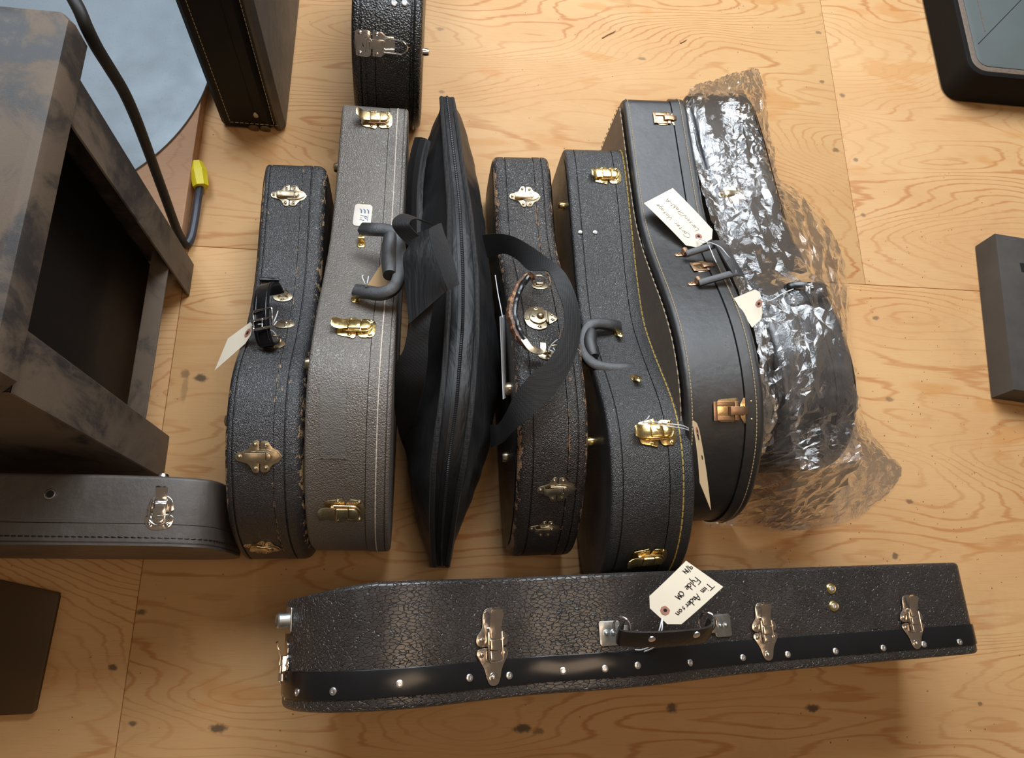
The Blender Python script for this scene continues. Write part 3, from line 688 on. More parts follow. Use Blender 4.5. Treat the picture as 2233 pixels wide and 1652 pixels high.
m = MB(); m.tube(catmull([c4.loc(*p) for p in ((1141, 738, .325), (1160, 762, .328), (1182, 765, .322), (1184, 748, .318))], 5), .0055, 8, flat=.25, up=(0, 0, 1)); m.build('handle_clip', M['brass_old'], hd)
# ================================================================== case 5: black case with yellow stitching
c5 = Case('black grained instrument case with yellow stitching and shiny gold latches, standing in the row', (.3480, .924), 2.93, .142,
          [(-.004, .135), (.003, .162), (.03, .172), (.11, .175), (.20, .174), (.27, .172), (.34, .174), (.40, .181), (.465, .213), (.54, .259), (.59, .287), (.635, .298), (.68, .298), (.73, .287), (.78, .262), (.82, .226), (.845, .188), (.862, .14)],
          [(.868, .09), (.855, .035), (.81, .005), (.7, -.001), (.58, -.001), (.48, .01), (.38, .02), (.2, .01), (.05, .0), (0, .0), (-.004, .02)],
          M['black_fine'], seam=.027, rL=.007, rR=.008, dome=.005, grooves=(-.052,), group='instrument cases standing in the row')
c5.stitch(.0495, M['thread_yellow'], step=.0125, ln=.0105, r=.0012)
latch(c5, c5.fp(1324, 384), 'round', M['brass'], .92)
latch(c5, c5.fp(1432, 944), 'round', M['brass'], 1.05)
latch(c5, c5.fp(1414, 1214, ang=.05), 'round', M['brass'], 1.0)
foot(c5, .63, -.074, .20, -1, M['brass'], .009, .012); foot(c5, .12, -.074, .13, -1, M['brass'], .008, .011)
for px in (1265, 1297):
    m = MB(); m.M = c5.fp(px, 508); m.lathe([(.0042, 0), (.0040, .0015), (.0022, .0018), (.0022, .0030), (.0008, .0032)], 12); m.build('rivet', M['chrome'], c5.root)
k = MB(); k.M = c5.fp(1430, 938, .0125); k.lathe([(.0036, -.001), (.0036, .0006), (.0026, .0007), (.0024, .0002)], 14); k.build('keyhole_cup', M['brass_warm'], c5.root)
k = MB(); k.M = c5.fp(1372, 1252); k.prism([(-.022, -.008), (.016, -.01), (.018, .004), (-.02, .007)], 0, .0008); k.build('tape_scrap', M['blue_tape'], c5.root)
molded_handle(c5, [(1350, 712, .195), (1330, 708, .205), (1300, 706, .212), (1281, 716, .215), (1273, 745, .22), (1277, 775, .23), (1296, 795, .235), (1330, 803, .235), (1365, 804, .232), (1384, 803, .225)],
              [(1289, 722, .216), (1286, 750, .224), (1294, 778, .232)], 0, [(1347, 730, math.pi), (1385, 828, math.pi)], M['brass'], .0098)
# ================================================================== case 7: smooth black, brown face, tan stitching
c7 = Case('smooth black guitar-shaped case with tan stitching and copper latches, left of the plastic-wrapped case', (.4655, 1.034), 3.3, .136,
          [(-.004, 0.165), (.003, 0.193), (.02, 0.2), (.10, 0.202), (.21, 0.205), (.28, 0.2075), (.345, 0.2239), (.42, 0.2567), (.50, 0.2963), (.57, 0.3204), (.64, 0.3281), (.70, 0.3223), (.75, 0.3049), (.79, 0.2798), (.83, 0.2412), (.857, 0.2)],
          [(.872, 0.14), (.865, 0.08), (.84, 0.03), (.78, 0.003), (.66, -0.001), (.55, 0.001), (.45, 0.02), (.33, 0.04), (.2, 0.02), (.05, 0.001), (0, 0), (-.004, 0.02)],
          M['black_smooth'], seam=.032, rL=.008, rR=.011, dome=.004, raise_=.0038, it=3, group='instrument cases standing in the row')
c7.stitch(-.0595, M['thread_tan'], step=.0062, ln=.0046, r=.0008, off=.0008); c7.stitch(.0505, M['thread_tan'], step=.0062, ln=.0046, r=.0008, off=.0052)
def face_panel(case, v, inset, mat, thick, smat, name='side_panel'):
    m = MB(); N = len(case.out); o = [case.out[i]-case.nr[i]*inset for i in range(N)]
    vs = [(v-thick, -p.x, p.y) for p in o]+[(v, -p.x, p.y) for p in o]; fs = [[i, (i+1) % N, N+(i+1) % N, N+i] for i in range(N)]+[list(range(N))[::-1], [N+i for i in range(N)]]
    m.add(vs, fs); a = m.build(name, mat, case.root)
    m = MB(); q = 0
    for i in range(0, N, 2):
        p0 = case.out[i]-case.nr[i]*(inset-.003); p1 = case.out[(i+1) % N]-case.nr[(i+1) % N]*(inset-.003)
        m.tube([(v-thick-.0004, -p0.x, p0.y), (v-thick-.0004, -p1.x, p1.y)], .0009, 5)
    m.build('edge_stitching', smat, a)
face_panel(c7, -.0715, .017, M['side_brown'], .0015, M['thread_tan'])
latch(c7, c7.fp(1462, 261), 'slotted', M['brass'], .78, M['copper'])
latch(c7, c7.fp(1545, 582, ang=.12), 'slotted', M['brass_warm'], .72, M['copper'])
latch(c7, c7.fp(1612, 895), 'slotted', M['brass_warm'], .96, M['copper'])
def flat_handle():
    P = [(1497, 553, .262), (1530, 543, .272), (1562, 533, .282), (1588, 548, .292), (1602, 570, .300), (1606, 594, .302), (1580, 603, .300), (1550, 608, .296), (1524, 617, .290)]
    m = MB(); a = [c7.loc(*p) for p in P]
    m.tube([a[0], a[0].lerp(a[2], .5), a[2]], .0062, 10, flat=.7, up=(0, 0, 1)); m.tube([a[8], a[8].lerp(a[5], .5), a[5]], .0062, 10, flat=.7, up=(0, 0, 1))
    g = [a[2]+Vector((.002, .006, .002)), c7.loc(1578, 546, .300), c7.loc(1592, 570, .306), a[5]+Vector((.003, -.006, 0))]
    L = [p+Vector((-.010, -.001, .001)) for p in catmull(g, 6)]; R = [p+Vector((.013, .001, -.004)) for p in catmull(g, 6)]
    m.ribbon(L, R, .0028); h = m.build('handle', M['handle_black'], c7.root)
    for (px, py) in ((1482, 556), (1511, 619)):
        k = MB(); k.M = c7.fp(px, py, ang=.2); k.prism(catmull([(-.010, 0), (-.008, .004), (.004, .005), (.012, .005), (.012, -.005), (.004, -.005), (-.008, -.004)], 3, True), 0, .0014, .0004)
        k.tube([(.010, -.006, .006), (.010, .006, .006)], .006, 12); rivets(k, [(-.004, 0)], .0022); k.build('hinge_plate', M['copper'], c7.root)
flat_handle()
# ================================================================== gig bag
def interp(xs, ys, x):
    if x >= xs[0]: return ys[0]
    if x <= xs[-1]: return ys[-1]
    for i in range(len(xs)-1):
        if xs[i] >= x >= xs[i+1]:
            f = (xs[i]-x)/max(1e-9, xs[i]-xs[i+1]); return ys[i]+(ys[i+1]-ys[i])*f
def gig_bag():
    root = empty('gig_bag', (0, 0, 0), 0, 'soft black nylon gig bag with zipper and loose webbing straps', 'gig bag')
    cen = [(975, 213, .15), (985, 300, .19), (997, 400, .22), (1004, 480, .25), (1008, 560, .27), (1010, 640, .29), (1008, 720, .31), (1003, 800, .315), (995, 880, .315), (985, 960, .30), (975, 1040, .27), (967, 1120, .215), (963, 1190, .14), (962, 1232, .07)]
    le = [(958, 225), (930, 300), (914, 380), (906, 480), (900, 560), (893, 640), (887, 720), (882, 800), (882, 880), (884, 960), (892, 1040), (905, 1120), (925, 1190), (938, 1232)]
    ri = [(998, 225), (1025, 300), (1046, 400), (1062, 480), (1072, 560), (1078, 640), (1086, 720), (1090, 800), (1085, 880), (1070, 960), (1045, 1040), (1017, 1120), (992, 1190), (984, 1235)]
    cw = catmull([W(*p) for p in cen], 10)
    lw = [W(*p, c[2]*.5) for p, c in zip(le, cen)]; rw = [W(*p, c[2]*.5) for p, c in zip(ri, cen)]
    ly, lx = [p.y for p in lw], [p.x for p in lw]; ry, rx = [p.y for p in rw], [p.x for p in rw]
    m = MB(); vs = []; fs = []; K = None; n = len(cw)
    for i, c in enumerate(cw):
        L, R = interp(ly, lx, c.y), interp(ry, rx, c.y); z = c.z; q = min(1, .45+i/n*1.6, .45+(n-1-i)/n*2.2); bw = .020*q
        L = min(L, c.x-bw-.006); R = max(R, c.x+bw+.006)
        sec = [(L+(c.x-L)*.35, .0), (L+(c.x-L)*.08, z*.18), (L, z*.42), (L+(c.x-bw-L)*.20, z*.62), (L+(c.x-bw-L)*.62, z*.83), (c.x-bw-.003, z*.965), (c.x-bw*.8, z*.99), (c.x, z), (c.x+bw*.8, z*.99), (c.x+bw+.003, z*.965),
               (R-(R-c.x-bw)*.62, z*.83), (R-(R-c.x-bw)*.20, z*.62), (R, z*.42), (R-(R-c.x)*.08, z*.18), (R-(R-c.x)*.35, .0)]
        s_ = catmull([Vector((a, b)) for a, b in sec], 4, True); K = len(s_)
        for j, p in enumerate(s_):
            q3 = Vector((p.x*9, c.y*5, p.y*14)); a = noise.noise(q3)*.006+noise.noise(Vector((p.x*16+c.y*22, c.y*24-p.x*20, p.y*16)))*.0025
            if abs(p.x-c.x) < bw*1.1 and p.y > z*.9: a = noise.noise(Vector((0, c.y*30, 0)))*.0008
            sx = 1 if p.x > c.x else -1
            vs.append((p.x+a*sx, c.y+(0 if 0 < i < n-1 else 0), max(0.0, p.y+a*.5)))
    for i in range(n-1):
        for j in range(K): fs.append([i*K+j, i*K+(j+1) % K, (i+1)*K+(j+1) % K, (i+1)*K+j])
    fs.append(list(range(K))[::-1]); fs.append([(n-1)*K+j for j in range(K)])
    m.add(vs, fs); m.build('body', M['nylon'], root, 80)
    for sg in (-1, 1):
        m = MB(); pth = []
        for i, c in enumerate(cw):
            q = min(1, .45+i/n*1.6, .45+(n-1-i)/n*2.2); pth.append(Vector((c.x+sg*(.023*q+.001+.002*noise.noise(Vector((sg, c.y*8, 0)))), c.y, c.z*.975+.002)))
        m.tube(pth, .0048, 8); m.build('piping', M['cord'], root)
    m = MB(); L = [c+Vector((-.0085, 0, .0022)) for c in cw]; R = [c+Vector((.0085, 0, .0022)) for c in cw]; m.ribbon(L, R, .0007); zp = m.build('zipper_tape', M['nylon'], root)
    m = MB(); d = resample(cw+[], 10); dense = catmull(cw, 6); m.tube([p+Vector((noise.noise(Vector((0, p.y*9, 3)))*.002, 0, .0032)) for p in dense], [.0030 if i % 3 else .0019 for i in range(len(dense))], 7); m.build('zipper_teeth', M['zip'], zp)
    # side pocket and its webbing at the neck
    m = MB(); P = [(918, 305), (908, 345), (901, 400), (899, 460), (900, 520)]
    L = [W(x-9, y, .10) for x, y in P]; R = [W(x+16, y, .15) for x, y in P]; m.ribbon(catmull(L, 5), catmull(R, 5), .011); pk = m.build('pocket', M['nylon'], root)
    m = MB(); L = [W(x-1, y, .135) for x, y in P]; R = [W(x+12, y, .16) for x, y in P]; m.ribbon(catmull(L, 5), catmull(R, 5), .004); m.build('pocket_webbing', M['webbing'], pk)
    def strap(outer, inner, name, mat, th=.0012, parent=root, n=7):
        m = MB(); m.ribbon(catmull([W(*p) for p in outer], n), catmull([W(*p) for p in inner], n), th); return m.build(name, mat, parent)
    # big loop over the cracked case
    strap([(1052, 512, .235), (1090, 509, .27), (1130, 520, .30), (1185, 555, .325), (1228, 590, .345), (1252, 635, .35), (1265, 690, .35), (1262, 750, .35), (1240, 810, .35), (1205, 862, .345), (1160, 905, .335), (1125, 935, .315), (1095, 965, .27), (1072, 975, .20)],
          [(1064, 562, .215), (1100, 553, .25), (1128, 566, .28), (1155, 590, .305), (1195, 592, .34), (1216, 636, .355), (1230, 680, .36), (1225, 730, .36), (1198, 782, .36), (1152, 822, .352), (1122, 862, .335), (1103, 900, .310), (1086, 925, .27), (1070, 925, .19)], 'shoulder_strap', M['webbing'])
    # webbing on the left with the padded handle wrap
    strap([(905, 476, .30), (882, 466, .335), (862, 474, .35), (855, 490, .355), (868, 512, .35), (890, 535, .35), (905, 560, .35)],
          [(945, 490, .30), (920, 480, .345), (902, 478, .365), (893, 488, .37), (905, 505, .368), (925, 522, .365), (935, 545, .36)], 'webbing_loop', M['webbing'])
    h = strap([(905, 512, .355), (893, 535, .358), (880, 560, .358), (882, 600, .356), (886, 650, .354), (893, 706, .35)],
              [(935, 500, .372), (938, 520, .380), (945, 548, .386), (955, 580, .388), (966, 612, .386), (975, 634, .380)], 'handle_wrap', M['nylon'], .0022)
    strap([(935, 500, .373), (939, 520, .382), (946, 548, .388), (956, 580, .390), (967, 612, .388), (976, 634, .382)],
          [(962, 487, .362), (968, 508, .368), (978, 535, .372), (988, 567, .374), (995, 595, .374), (1001, 620, .372)], 'hook_and_loop_strip', M['velcro'], .0026, h)
    strap([(896, 700, .345), (889, 725, .335), (880, 762, .32), (864, 795, .30), (859, 845, .27), (862, 900, .21), (872, 950, .14), (886, 985, .09)],
          [(946, 655, .360), (938, 705, .352), (934, 740, .34), (932, 790, .325), (925, 840, .30), (912, 890, .25), (898, 940, .18), (892, 985, .10)], 'webbing_strap', M['webbing'])
M['zip'] = plain('zipper coil', (.02, .02, .024), .3, var=.3)
gig_bag()
# ================================================================== glyph strokes for the handwriting
G = {'T': [[(0, 1), (.8, 1)], [(.4, 1), (.35, 0)]], 'i': [[(.1, .55), (.1, 0)], [(.12, .8), (.13, .75)]], 'm': [[(0, .5), (.05, 0)], [(.03, .4), (.2, .5), (.25, 0)], [(.25, .4), (.42, .5), (.48, 0)]],
     'A': [[(0, 0), (.35, 1), (.6, 0)], [(.12, .4), (.55, .4)]], 'n': [[(0, .5), (.05, 0)], [(.03, .4), (.25, .5), (.32, 0)]], 'd': [[(.35, .45), (.15, .5), (0, .2), (.15, 0), (.35, .15)], [(.42, 1), (.36, 0)]],
     'e': [[(0, .28), (.3, .32), (.25, .5), (.05, .4), (.03, .08), (.3, .05)]], 'r': [[(0, .5), (.05, 0)], [(.04, .35), (.25, .5)]], 's': [[(.28, .5), (.05, .4), (.22, .2), (0, 0)]], 'o': [[(.15, .5), (0, .25), (.15, 0), (.32, .22), (.18, .5)]],
     'F': [[(.1, 1), (.05, 0)], [(.1, 1), (.6, 1.05)], [(.08, .55), (.45, .6)]], 'y': [[(0, .5), (.12, .1), (.3, .15)], [(.36, .5), (.2, -.4)]], 'l': [[(.1, 1), (.06, 0)]], 'O': [[(.25, .8), (0, .4), (.2, 0), (.5, .35), (.28, .8)]],
     'M': [[(0, 0), (.1, .8), (.25, .2), (.42, .85), (.5, 0)]], '9': [[(.35, .8), (.1, .85), (.05, .5), (.35, .55), (.38, .9), (.3, 0)]], '/': [[(0, -.15), (.35, 1.05)]], '1': [[(.1, .9), (.08, 0)]], '4': [[(.05, .9), (0, .4), (.4, .4)], [(.32, .8), (.28, 0)]],
     'C': [[(.7, .95), (.2, .9), (-.1, .3), (.2, -.2), (.7, -.1)]], 'a': [[(.3, .45), (.05, .45), (0, .1), (.25, .05), (.3, .45), (.36, 0)]], 't': [[(.12, .8), (.1, 0)], [(0, .5), (.28, .52)]], 'V': [[(0, .9), (.2, 0), (.55, 1)]], 'g': [[(.3, .45), (.05, .45), (.02, .1), (.28, .1), (.32, .45), (.22, -.4), (0, -.3)]],
     'L': [[(.1, 1), (0, 0), (.4, .02)]], 'S': [[(.4, .95), (.05, .75), (.35, .4), (0, 0)]], 'h': [[(.1, 1), (.05, 0)], [(.06, .35), (.28, .48), (.3, 0)]], '-': [[(0, .4), (.35, .42)]], 'w': [[(0, .5), (.1, 0), (.2, .4), (.32, 0), (.42, .5)]], 'u': [[(0, .5), (.05, .05), (.25, .1), (.3, .5), (.33, 0)]]}
def paper_tag(label, corners, text=(), strings=(), mat='tag', ink='ink', bend=.0, group='paper tags tied to the cases', cat='tag', eyelet=True, chamfer=.22, flip=False):
    """corners: hole-left, hole-right, far-right, far-left as (px, py, z).  s runs from the hole end, t across"""
    P = [W(*c) for c in corners]
    root = empty('paper_tag', P[0].lerp(P[2], .5), 0, label, cat, group); inv = -root.location
    nrm = (P[3]-P[0]).cross(P[1]-P[0]).normalized()
    if nrm.z < 0: nrm = -nrm
    def at(s, t, h=0.0):
        a = P[0].lerp(P[3], s); b = P[1].lerp(P[2], s); return a.lerp(b, t)+nrm*(h+bend*math.sin(math.pi*s))+inv
    def tilt(s_, t): return at(s_, t)
    N = 14; m = MB(); vs = []; fs = []
    asp = (P[1]-P[0]).length/max(1e-6, (P[3]-P[0]).length)
    rows = [0, .5*chamfer*asp, chamfer*asp]+[chamfer*asp+(1-chamfer*asp)*k/10 for k in range(1, 11)]
    for h in (-.0003, .0003):
        for s_ in rows:
            c = chamfer*max(0, 1-s_/(chamfer*asp)) if chamfer else 0
            for k in range(5): vs.append(at(s_, c+(1-2*c)*k/4, h))
    R = len(rows); o = R*5
    for i in range(R-1):
        for k in range(4):
            a = i*5+k; fs.append([a, a+5, a+6, a+1]); fs.append([o+a, o+a+1, o+a+6, o+a+5])
        fs.append([i*5, o+i*5, o+i*5+5, i*5+5]); fs.append([i*5+4, i*5+9, o+i*5+9, o+i*5+4])
    for k in range(4): fs.append([k, k+1, o+k+1, o+k]); a = (R-1)*5+k; fs.append([a, o+a, o+a+1, a+1])
    m.add(vs, fs); m.build('tag_card', M[mat], root, 50)
    hs = .13
    if eyelet:
        for nm, r0, r1, mt, hh in (('eyelet', .0022, .0068, 'eyelet', .0008), ('hole', 0, .0026, 'groove', .0010)):
            m = MB(); ex = (P[3]-P[0]).normalized(); ey = (P[1]-P[0]).normalized(); c = at(hs, .5, hh); n = 8 if nm == 'eyelet' else 14
            m.add([c+ex*r1*math.cos(2*math.pi*k/n)+ey*r1*math.sin(2*math.pi*k/n) for k in range(n)]+[c-nrm*.0005+ex*r1*math.cos(2*math.pi*k/n)+ey*r1*math.sin(2*math.pi*k/n) for k in range(n)],
                  [list(range(n))]+[[n+k for k in range(n)][::-1]]+[[k, n+k, n+(k+1) % n, (k+1) % n] for k in range(n)])
            m.build(nm, M[mt], root)
    if text:
        for (txt, s0, t0, hgt, adv, ds, dt) in text:      # start (s,t); letters advance along -s or +s
            cx = 0; m = MB()
            for ch in txt:
                for st in G.get(ch, []):
                    pts = [at(s0+ds*(cx+x)*adv, t0+dt*y*hgt, .0009) for x, y in st]
                    pts = catmull(pts, 3) if len(pts) > 2 else pts
                    m.tube(pts, .0003 if ink == 'pencil' else .00055, 4)
                cx += {'i': .28, 'l': .25, '1': .25, 'm': .62, ' ': .5, '/': .42, 'T': .8, 'C': .6}.get(ch, .46)
            m.build('handwriting', M[ink], root)
    for st in strings:
        m = MB(); m.tube([p+inv for p in catmull([W(*p) for p in st], 6)], .0009, 6); m.build('string', M['string'], root)
    return root
paper_tag('cream tag hanging edge-on from the buckled handle, beside the metal bench',
          [(553, 697, .275), (545, 740, .268), (468, 808, .235), (497, 738, .250)], strings=[[(547, 712, .272), (570, 706, .292), (592, 712, .285), (604, 700, .28)], [(547, 714, .272), (575, 716, .29), (595, 722, .280), (606, 738, .27)], [(592, 713, .285), (602, 690, .27), (606, 678, .25)]])
paper_tag('brown kraft tag tucked under the molded black handle of the grey brown case',
          [(788, 642, .268), (806, 652, .268), (866, 604, .285), (836, 568, .285)], mat='tag_brown', strings=[[(800, 641, .268), (797, 622, .318), (790, 604, .318), (792, 600, .30)], [(800, 641, .268), (800, 622, .318), (803, 606, .318), (803, 602, .30)]])
paper_tag('white paper card standing edge-on beside the gig bag, inside the strap loop',
          [(1090, 690, .27), (1101, 686, .22), (1104, 866, .225), (1097, 870, .27)], mat='paper', eyelet=False, chamfer=0, strings=[[(1096, 692, .26), (1092, 670, .25), (1086, 640, .22), (1080, 600, .2)]])
paper_tag('tan tag half hidden behind the loose strap on the battered case with the torn handle',
          [(1258, 742, .285), (1266, 756, .25), (1270, 818, .24), (1262, 800, .275)], mat='tag_brown', strings=[[(1196, 764, .322), (1204, 750, .33), (1216, 740, .335)], [(1196, 762, .322), (1212, 768, .335), (1206, 758, .335)], [(1240, 760, .31), (1254, 758, .30), (1266, 768, .285), (1264, 780, .28)]])
paper_tag('cream tag hanging edge-on from the middle gold latch of the yellow-stitched case',
          [(1509, 914, .372), (1522, 924, .350), (1550, 1112, .335), (1526, 1052, .365)], bend=.002, mat='tag_shaded',
          text=[('One', .18, .55, .28, .055, 1, -1), ('an', .45, .62, .2, .05, 1, -1)],
          strings=[[(1508, 938, .300), (1490, 928, .315), (1462, 924, .322), (1430, 920, .322), (1398, 922, .318)], [(1508, 940, .300), (1490, 934, .314), (1464, 930, .324), (1432, 926, .322)], [(1402, 920, .32), (1412, 912, .325), (1416, 906, .325)]])
paper_tag('cream tag with faint pencil writing lying across the neck of the smooth black guitar-shaped case',
          [(1565, 513, .245), (1507, 547, .245), (1404, 443, .235), (1467, 410, .235)], ink='pencil', bend=.002,
          text=[('Carter Vintage', .20, .70, .13, .108, 1, 1), ('Larson/Stahl-A', .22, .34, .13, .105, 1, 1)],
          strings=[[(1521, 519, .25), (1534, 524, .262), (1542, 529, .27), (1550, 545, .295), (1556, 560, .305), (1562, 572, .305)], [(1521, 520, .25), (1532, 530, .262), (1545, 528, .275), (1570, 538, .31), (1586, 556, .318), (1592, 562, .312)]])
paper_tag('cream tag tied to the plastic-wrapped case, wedged against the smooth black case',
          [(1656, 627, .325), (1664, 692, .320), (1640, 714, .315), (1600, 650, .305)], chamfer=.15, strings=[[(1653, 655, .328), (1664, 650, .34), (1680, 655, .345), (1706, 640, .345), (1730, 630, .345)]])
paper_tag('cream tag with dark handwriting lying across the long bark-grained case at front',
          [(1402, 1312, .395), (1470, 1374, .395), (1577, 1279, .385), (1496, 1222, .385)], bend=.003,
          text=[('Tim Anderson', .92, .70, .16, .125, -1, 1), ('Fylde OM', .86, .40, .17, .13, -1, 1), ('9/14', .97, .10, .14, .11, -1, 1)],
          strings=[[(1444, 1346, .398), (1440, 1365, .405), (1432, 1388, .40), (1418, 1408, .385), (1400, 1416, .365), (1385, 1416, .355)], [(1444, 1346, .398), (1444, 1368, .407), (1438, 1392, .402), (1425, 1411, .385), (1405, 1420, .362)]])
# ================================================================== long case at the front
def warp_front(u, v):
    t = max(0, min(1, (u-.99)/.14)); t = t*t*(3-2*t)
    if v < 0: v = v+(-v/.08)*.014*t
    k = max(0, min(1, u/.5)); return v*(.93+.07*k)
fr = Case('long black bark-grained case with riveted plastic strip, lying across the front', (.953, .0130), -87.15, .160,
          [(-0.00418, .20), (0.00418, .232), (0.03135, .243), (0.209, .25), (0.418, .262), (0.4807, .275), (0.5538, .312), (0.627, .340), (0.7001, .348), (0.7733, .342), (0.836, .360), (0.9091, .395), (0.9718, .410), (1.035, .402), (1.082, .375), (1.113, .335)],
          [(1.134, .28), (1.139, .20), (1.129, .11), (1.087, .04), (1.014, .002), (0.9196, -.001), (0.836, .03), (0.7524, .05), (0.6479, .04), (0.5434, .045), (0.4389, .05), (0.209, .02), (0.03135, .0), (-0.00418, .03)],
          M['tolex'], seam=.037, rL=.007, rR=.007, warp=warp_front, dome=.004, n=300)
FRN = fr
strip_ = fr.shell('edge_strip', [(.0295, -.004, 0), (.0295, .0026, 0), (.031, .0032, 0), (.0625, .0032, 0), (.064, .0026, 0), (.064, -.004, 0)], M['black_plastic'])
m = MB()
for px, py in [(653, 1508), (730, 1506), (871, 1490), (1021, 1477), (1108, 1472), (1227, 1462), (1317, 1457), (1387, 1450), (1501, 1444), (1617, 1433), (1714, 1426), (1819, 1419), (1922, 1412), (2010, 1404), (2088, 1399)]:
    u, v = fr.hit(px, py); r = MB(); r.M = fr.frame(u, v, .0032); r.lathe([(.0052, -.001), (.0050, .0012), (.0036, .0020), (.0018, .0020), (.0014, .0012)], 14); r.build('rivet', M['rivet'], fr.root)
for px, py in [(1811, 1283), (1817, 1321)]:
    u, v = fr.hit(px, py); r = MB(); r.M = fr.frame(u, v, .0); r.lathe([(.0088, 0), (.0086, .0015), (.0070, .0030), (.0054, .0026)], 20); a = r.build('washer', M['brass'], fr.root)
    r = MB(); r.M = fr.frame(u, v, .002); r.lathe([(.0050, 0), (.0046, .0018), (.0022, .0022), (.0018, .0010)], 14); r.build('rivet', M['rivet'], a)
for px, py, sc_ in [(1070, 1410, 1.0), (1664, 1377, .86), (1985, 1356, .84)]:
    latch(fr, fr.fp(px, py, .0038, -math.pi/2*0), 'long', M['chrome_warm'], sc_*1.04)
def end_frame(v, z, case=fr):
    N = len(case.out); best = min((i for i in range(N) if case.out[i].x > .9), key=lambda i: abs(case.out[i].y-z)); p = case.out[best]; n = case.nr[best]
    Zd = Vector((0, -n.x, n.y)); Xd = Vector((1, 0, 0)); Yd = Zd.cross(Xd)
    return Matrix.Translation((case.warp(p.x, v), -p.x, p.y)) @ Matrix((Xd, Yd, Zd)).transposed().to_4x4()
latch(fr, end_frame(.030, .30), 'long', M['chrome'], .8)
k = MB(); k.M = end_frame(-.045, .31); k.prism(rrc(.036, .028, .004), 0, .0016, .0004); k.lathe([(.0105, 0), (.0105, .016), (.0085, .018), (.0060, .0165)], 20); k.build('lock', M['steel'], fr.root)
def front_handle():
    P = [(1356, 1372, .372), (1348, 1385, .386), (1362, 1392, .402), (1420, 1394, .410), (1490, 1390, .410), (1535, 1384, .402), (1550, 1374, .390), (1542, 1362, .374)]
    a = catmull([fr.loc(*p) for p in P], 7); m = MB()
    m.ribbon([p+Vector((-.010, 0, .010)) for p in a], [p+Vector((.009, 0, -.011)) for p in a], .0026); h = m.build('handle', M['strap_leather2'], fr.root)
    for px, py, z in ((1421, 1391, .413), (1518, 1382, .412)):
        k = MB(); k.lathe([(.0055, 0), (.005, .002), (.002, .003)], 14, Matrix.Translation(fr.loc(px, py, z)) @ Matrix.Rotation(math.radians(50), 4, 'Y')); k.build('rivet', M['rivet'], h)
    for px, py, ox in ((1329, 1380, 1), (1574, 1363, -1)):
        k = MB(); k.M = fr.fp(px, py); k.prism(rrc(.034, .032, .004), 0, .0016, .0004); rivets(k, [(0, .0055), (0, -.0055)], .0048, .003)
        k.box((0, -ox*-.020, .004), (.020, .014, .0015), .0004)
        k.build('handle_bracket', M['steel'], fr.root)
    for px, py, z in ((1356, 1366, .372), (1543, 1356, .374)):
        k = MB(); c = fr.loc(px, py, z+.008); k.tube([c+Vector((.013*math.cos(t), .010*math.sin(t), .008*math.sin(t))) for t in [2*math.pi*q/22 for q in range(22)]], .0016, 8, closed=True); k.build('ring', M['chrome'], h)
M['strap_leather2'] = plain('dull black leather', (.022, .018, .016), .38, bump=.5, scale=30)
front_handle()
# ================================================================== case lying along the left edge
yc = (W(250, 1035, .28).y+W(250, 1190, .28).y)/2; Tl = W(250, 1035, .28).y-W(250, 1190, .28).y
lf = Case('dusty dark brown instrument case with black stitching, running off the left edge', (-1.295, yc), 90, Tl,
          [(-.004, .15), (.004, .172), (.03, .18), (.30, .19), (.42, .22), (.52, .26), (.60, .278), (.70, .284), (.85, .285), (.93, .281), (.975, .266), (.995, .24)],
          [(1.0, .15), (.998, .06), (.96, .004), (.85, -.001), (.6, -.001), (.4, .03), (.2, .02), (.02, 0), (-.004, .02)],
          M['dusty_vinyl'], seam=.020, rL=.006, rR=.006, lidgrooves=(.050,), lid_side=-1, dome=.004)
lf.stitch(.0395, M['thread_black'], step=.009, ln=.0065, r=.0010)
latch(lf, lf.fp(350, 1118, ang=math.pi), 'dshape', M['chrome'], 1.0)
k = MB(); k.M = lf.fp(111, 1077); k.lathe([(.0080, 0), (.0078, .0018), (.0066, .0022), (.0060, .0008)], 20); o_ = k.build('lock', M['chrome'], lf.root)
k = MB(); k.M = lf.fp(111, 1077, .0012); k.lathe([(.0058, 0), (.0055, .0004)], 16); k.build('keyhole', M['groove'], o_)
foot(lf, .905, .003+Tl/2, .24, 1, M['chrome'], .009, .008)
# ================================================================== case at the top, running out of frame
tp = Case('pebbled black instrument case with a chrome latch hanging open, running off the top edge', (-.087, 1.80), 0, .136,
          [(-.004, .14), (.004, .165), (.05, .17), (.25, .175), (.40, .23), (.50, .285), (.58, .305), (.64, .304), (.70, .288), (.745, .255), (.775, .21)],
          [(.795, .13), (.79, .06), (.76, .015), (.70, -.001), (.52, -.001), (.4, .02), (.2, .01), (.02, 0), (-.004, .02)],
          M['top_leather'], seam=.022, rL=.012, rR=.010, grooves=(-.046,), lidgrooves=(.050,), lid_side=-1, dome=.004, group='cases running off the top edge')
tp.stitch(.040, M['thread_black'], step=.006, ln=.004, r=.0008)
pp = MB(); N_ = len(tp.out); path = [(.0515, -tp.out[i].x, tp.out[i].y) for i in range(N_)]
path = [Vector((.0520, -(tp.out[i].x+tp.nr[i].x*.0008), tp.out[i].y+tp.nr[i].y*.0008)) for i in range(N_)]
pp.tube(path, [.0026 if i % 2 else .0019 for i in range(N_)], 8, closed=True); pp.build('piping', M['black_plastic'], tp.root)
latch(tp, tp.fp(812, 98), 'open', M['chrome'], 1.0)
foot(tp, .70, .070, .19, 1, M['chrome'], .008, .014)
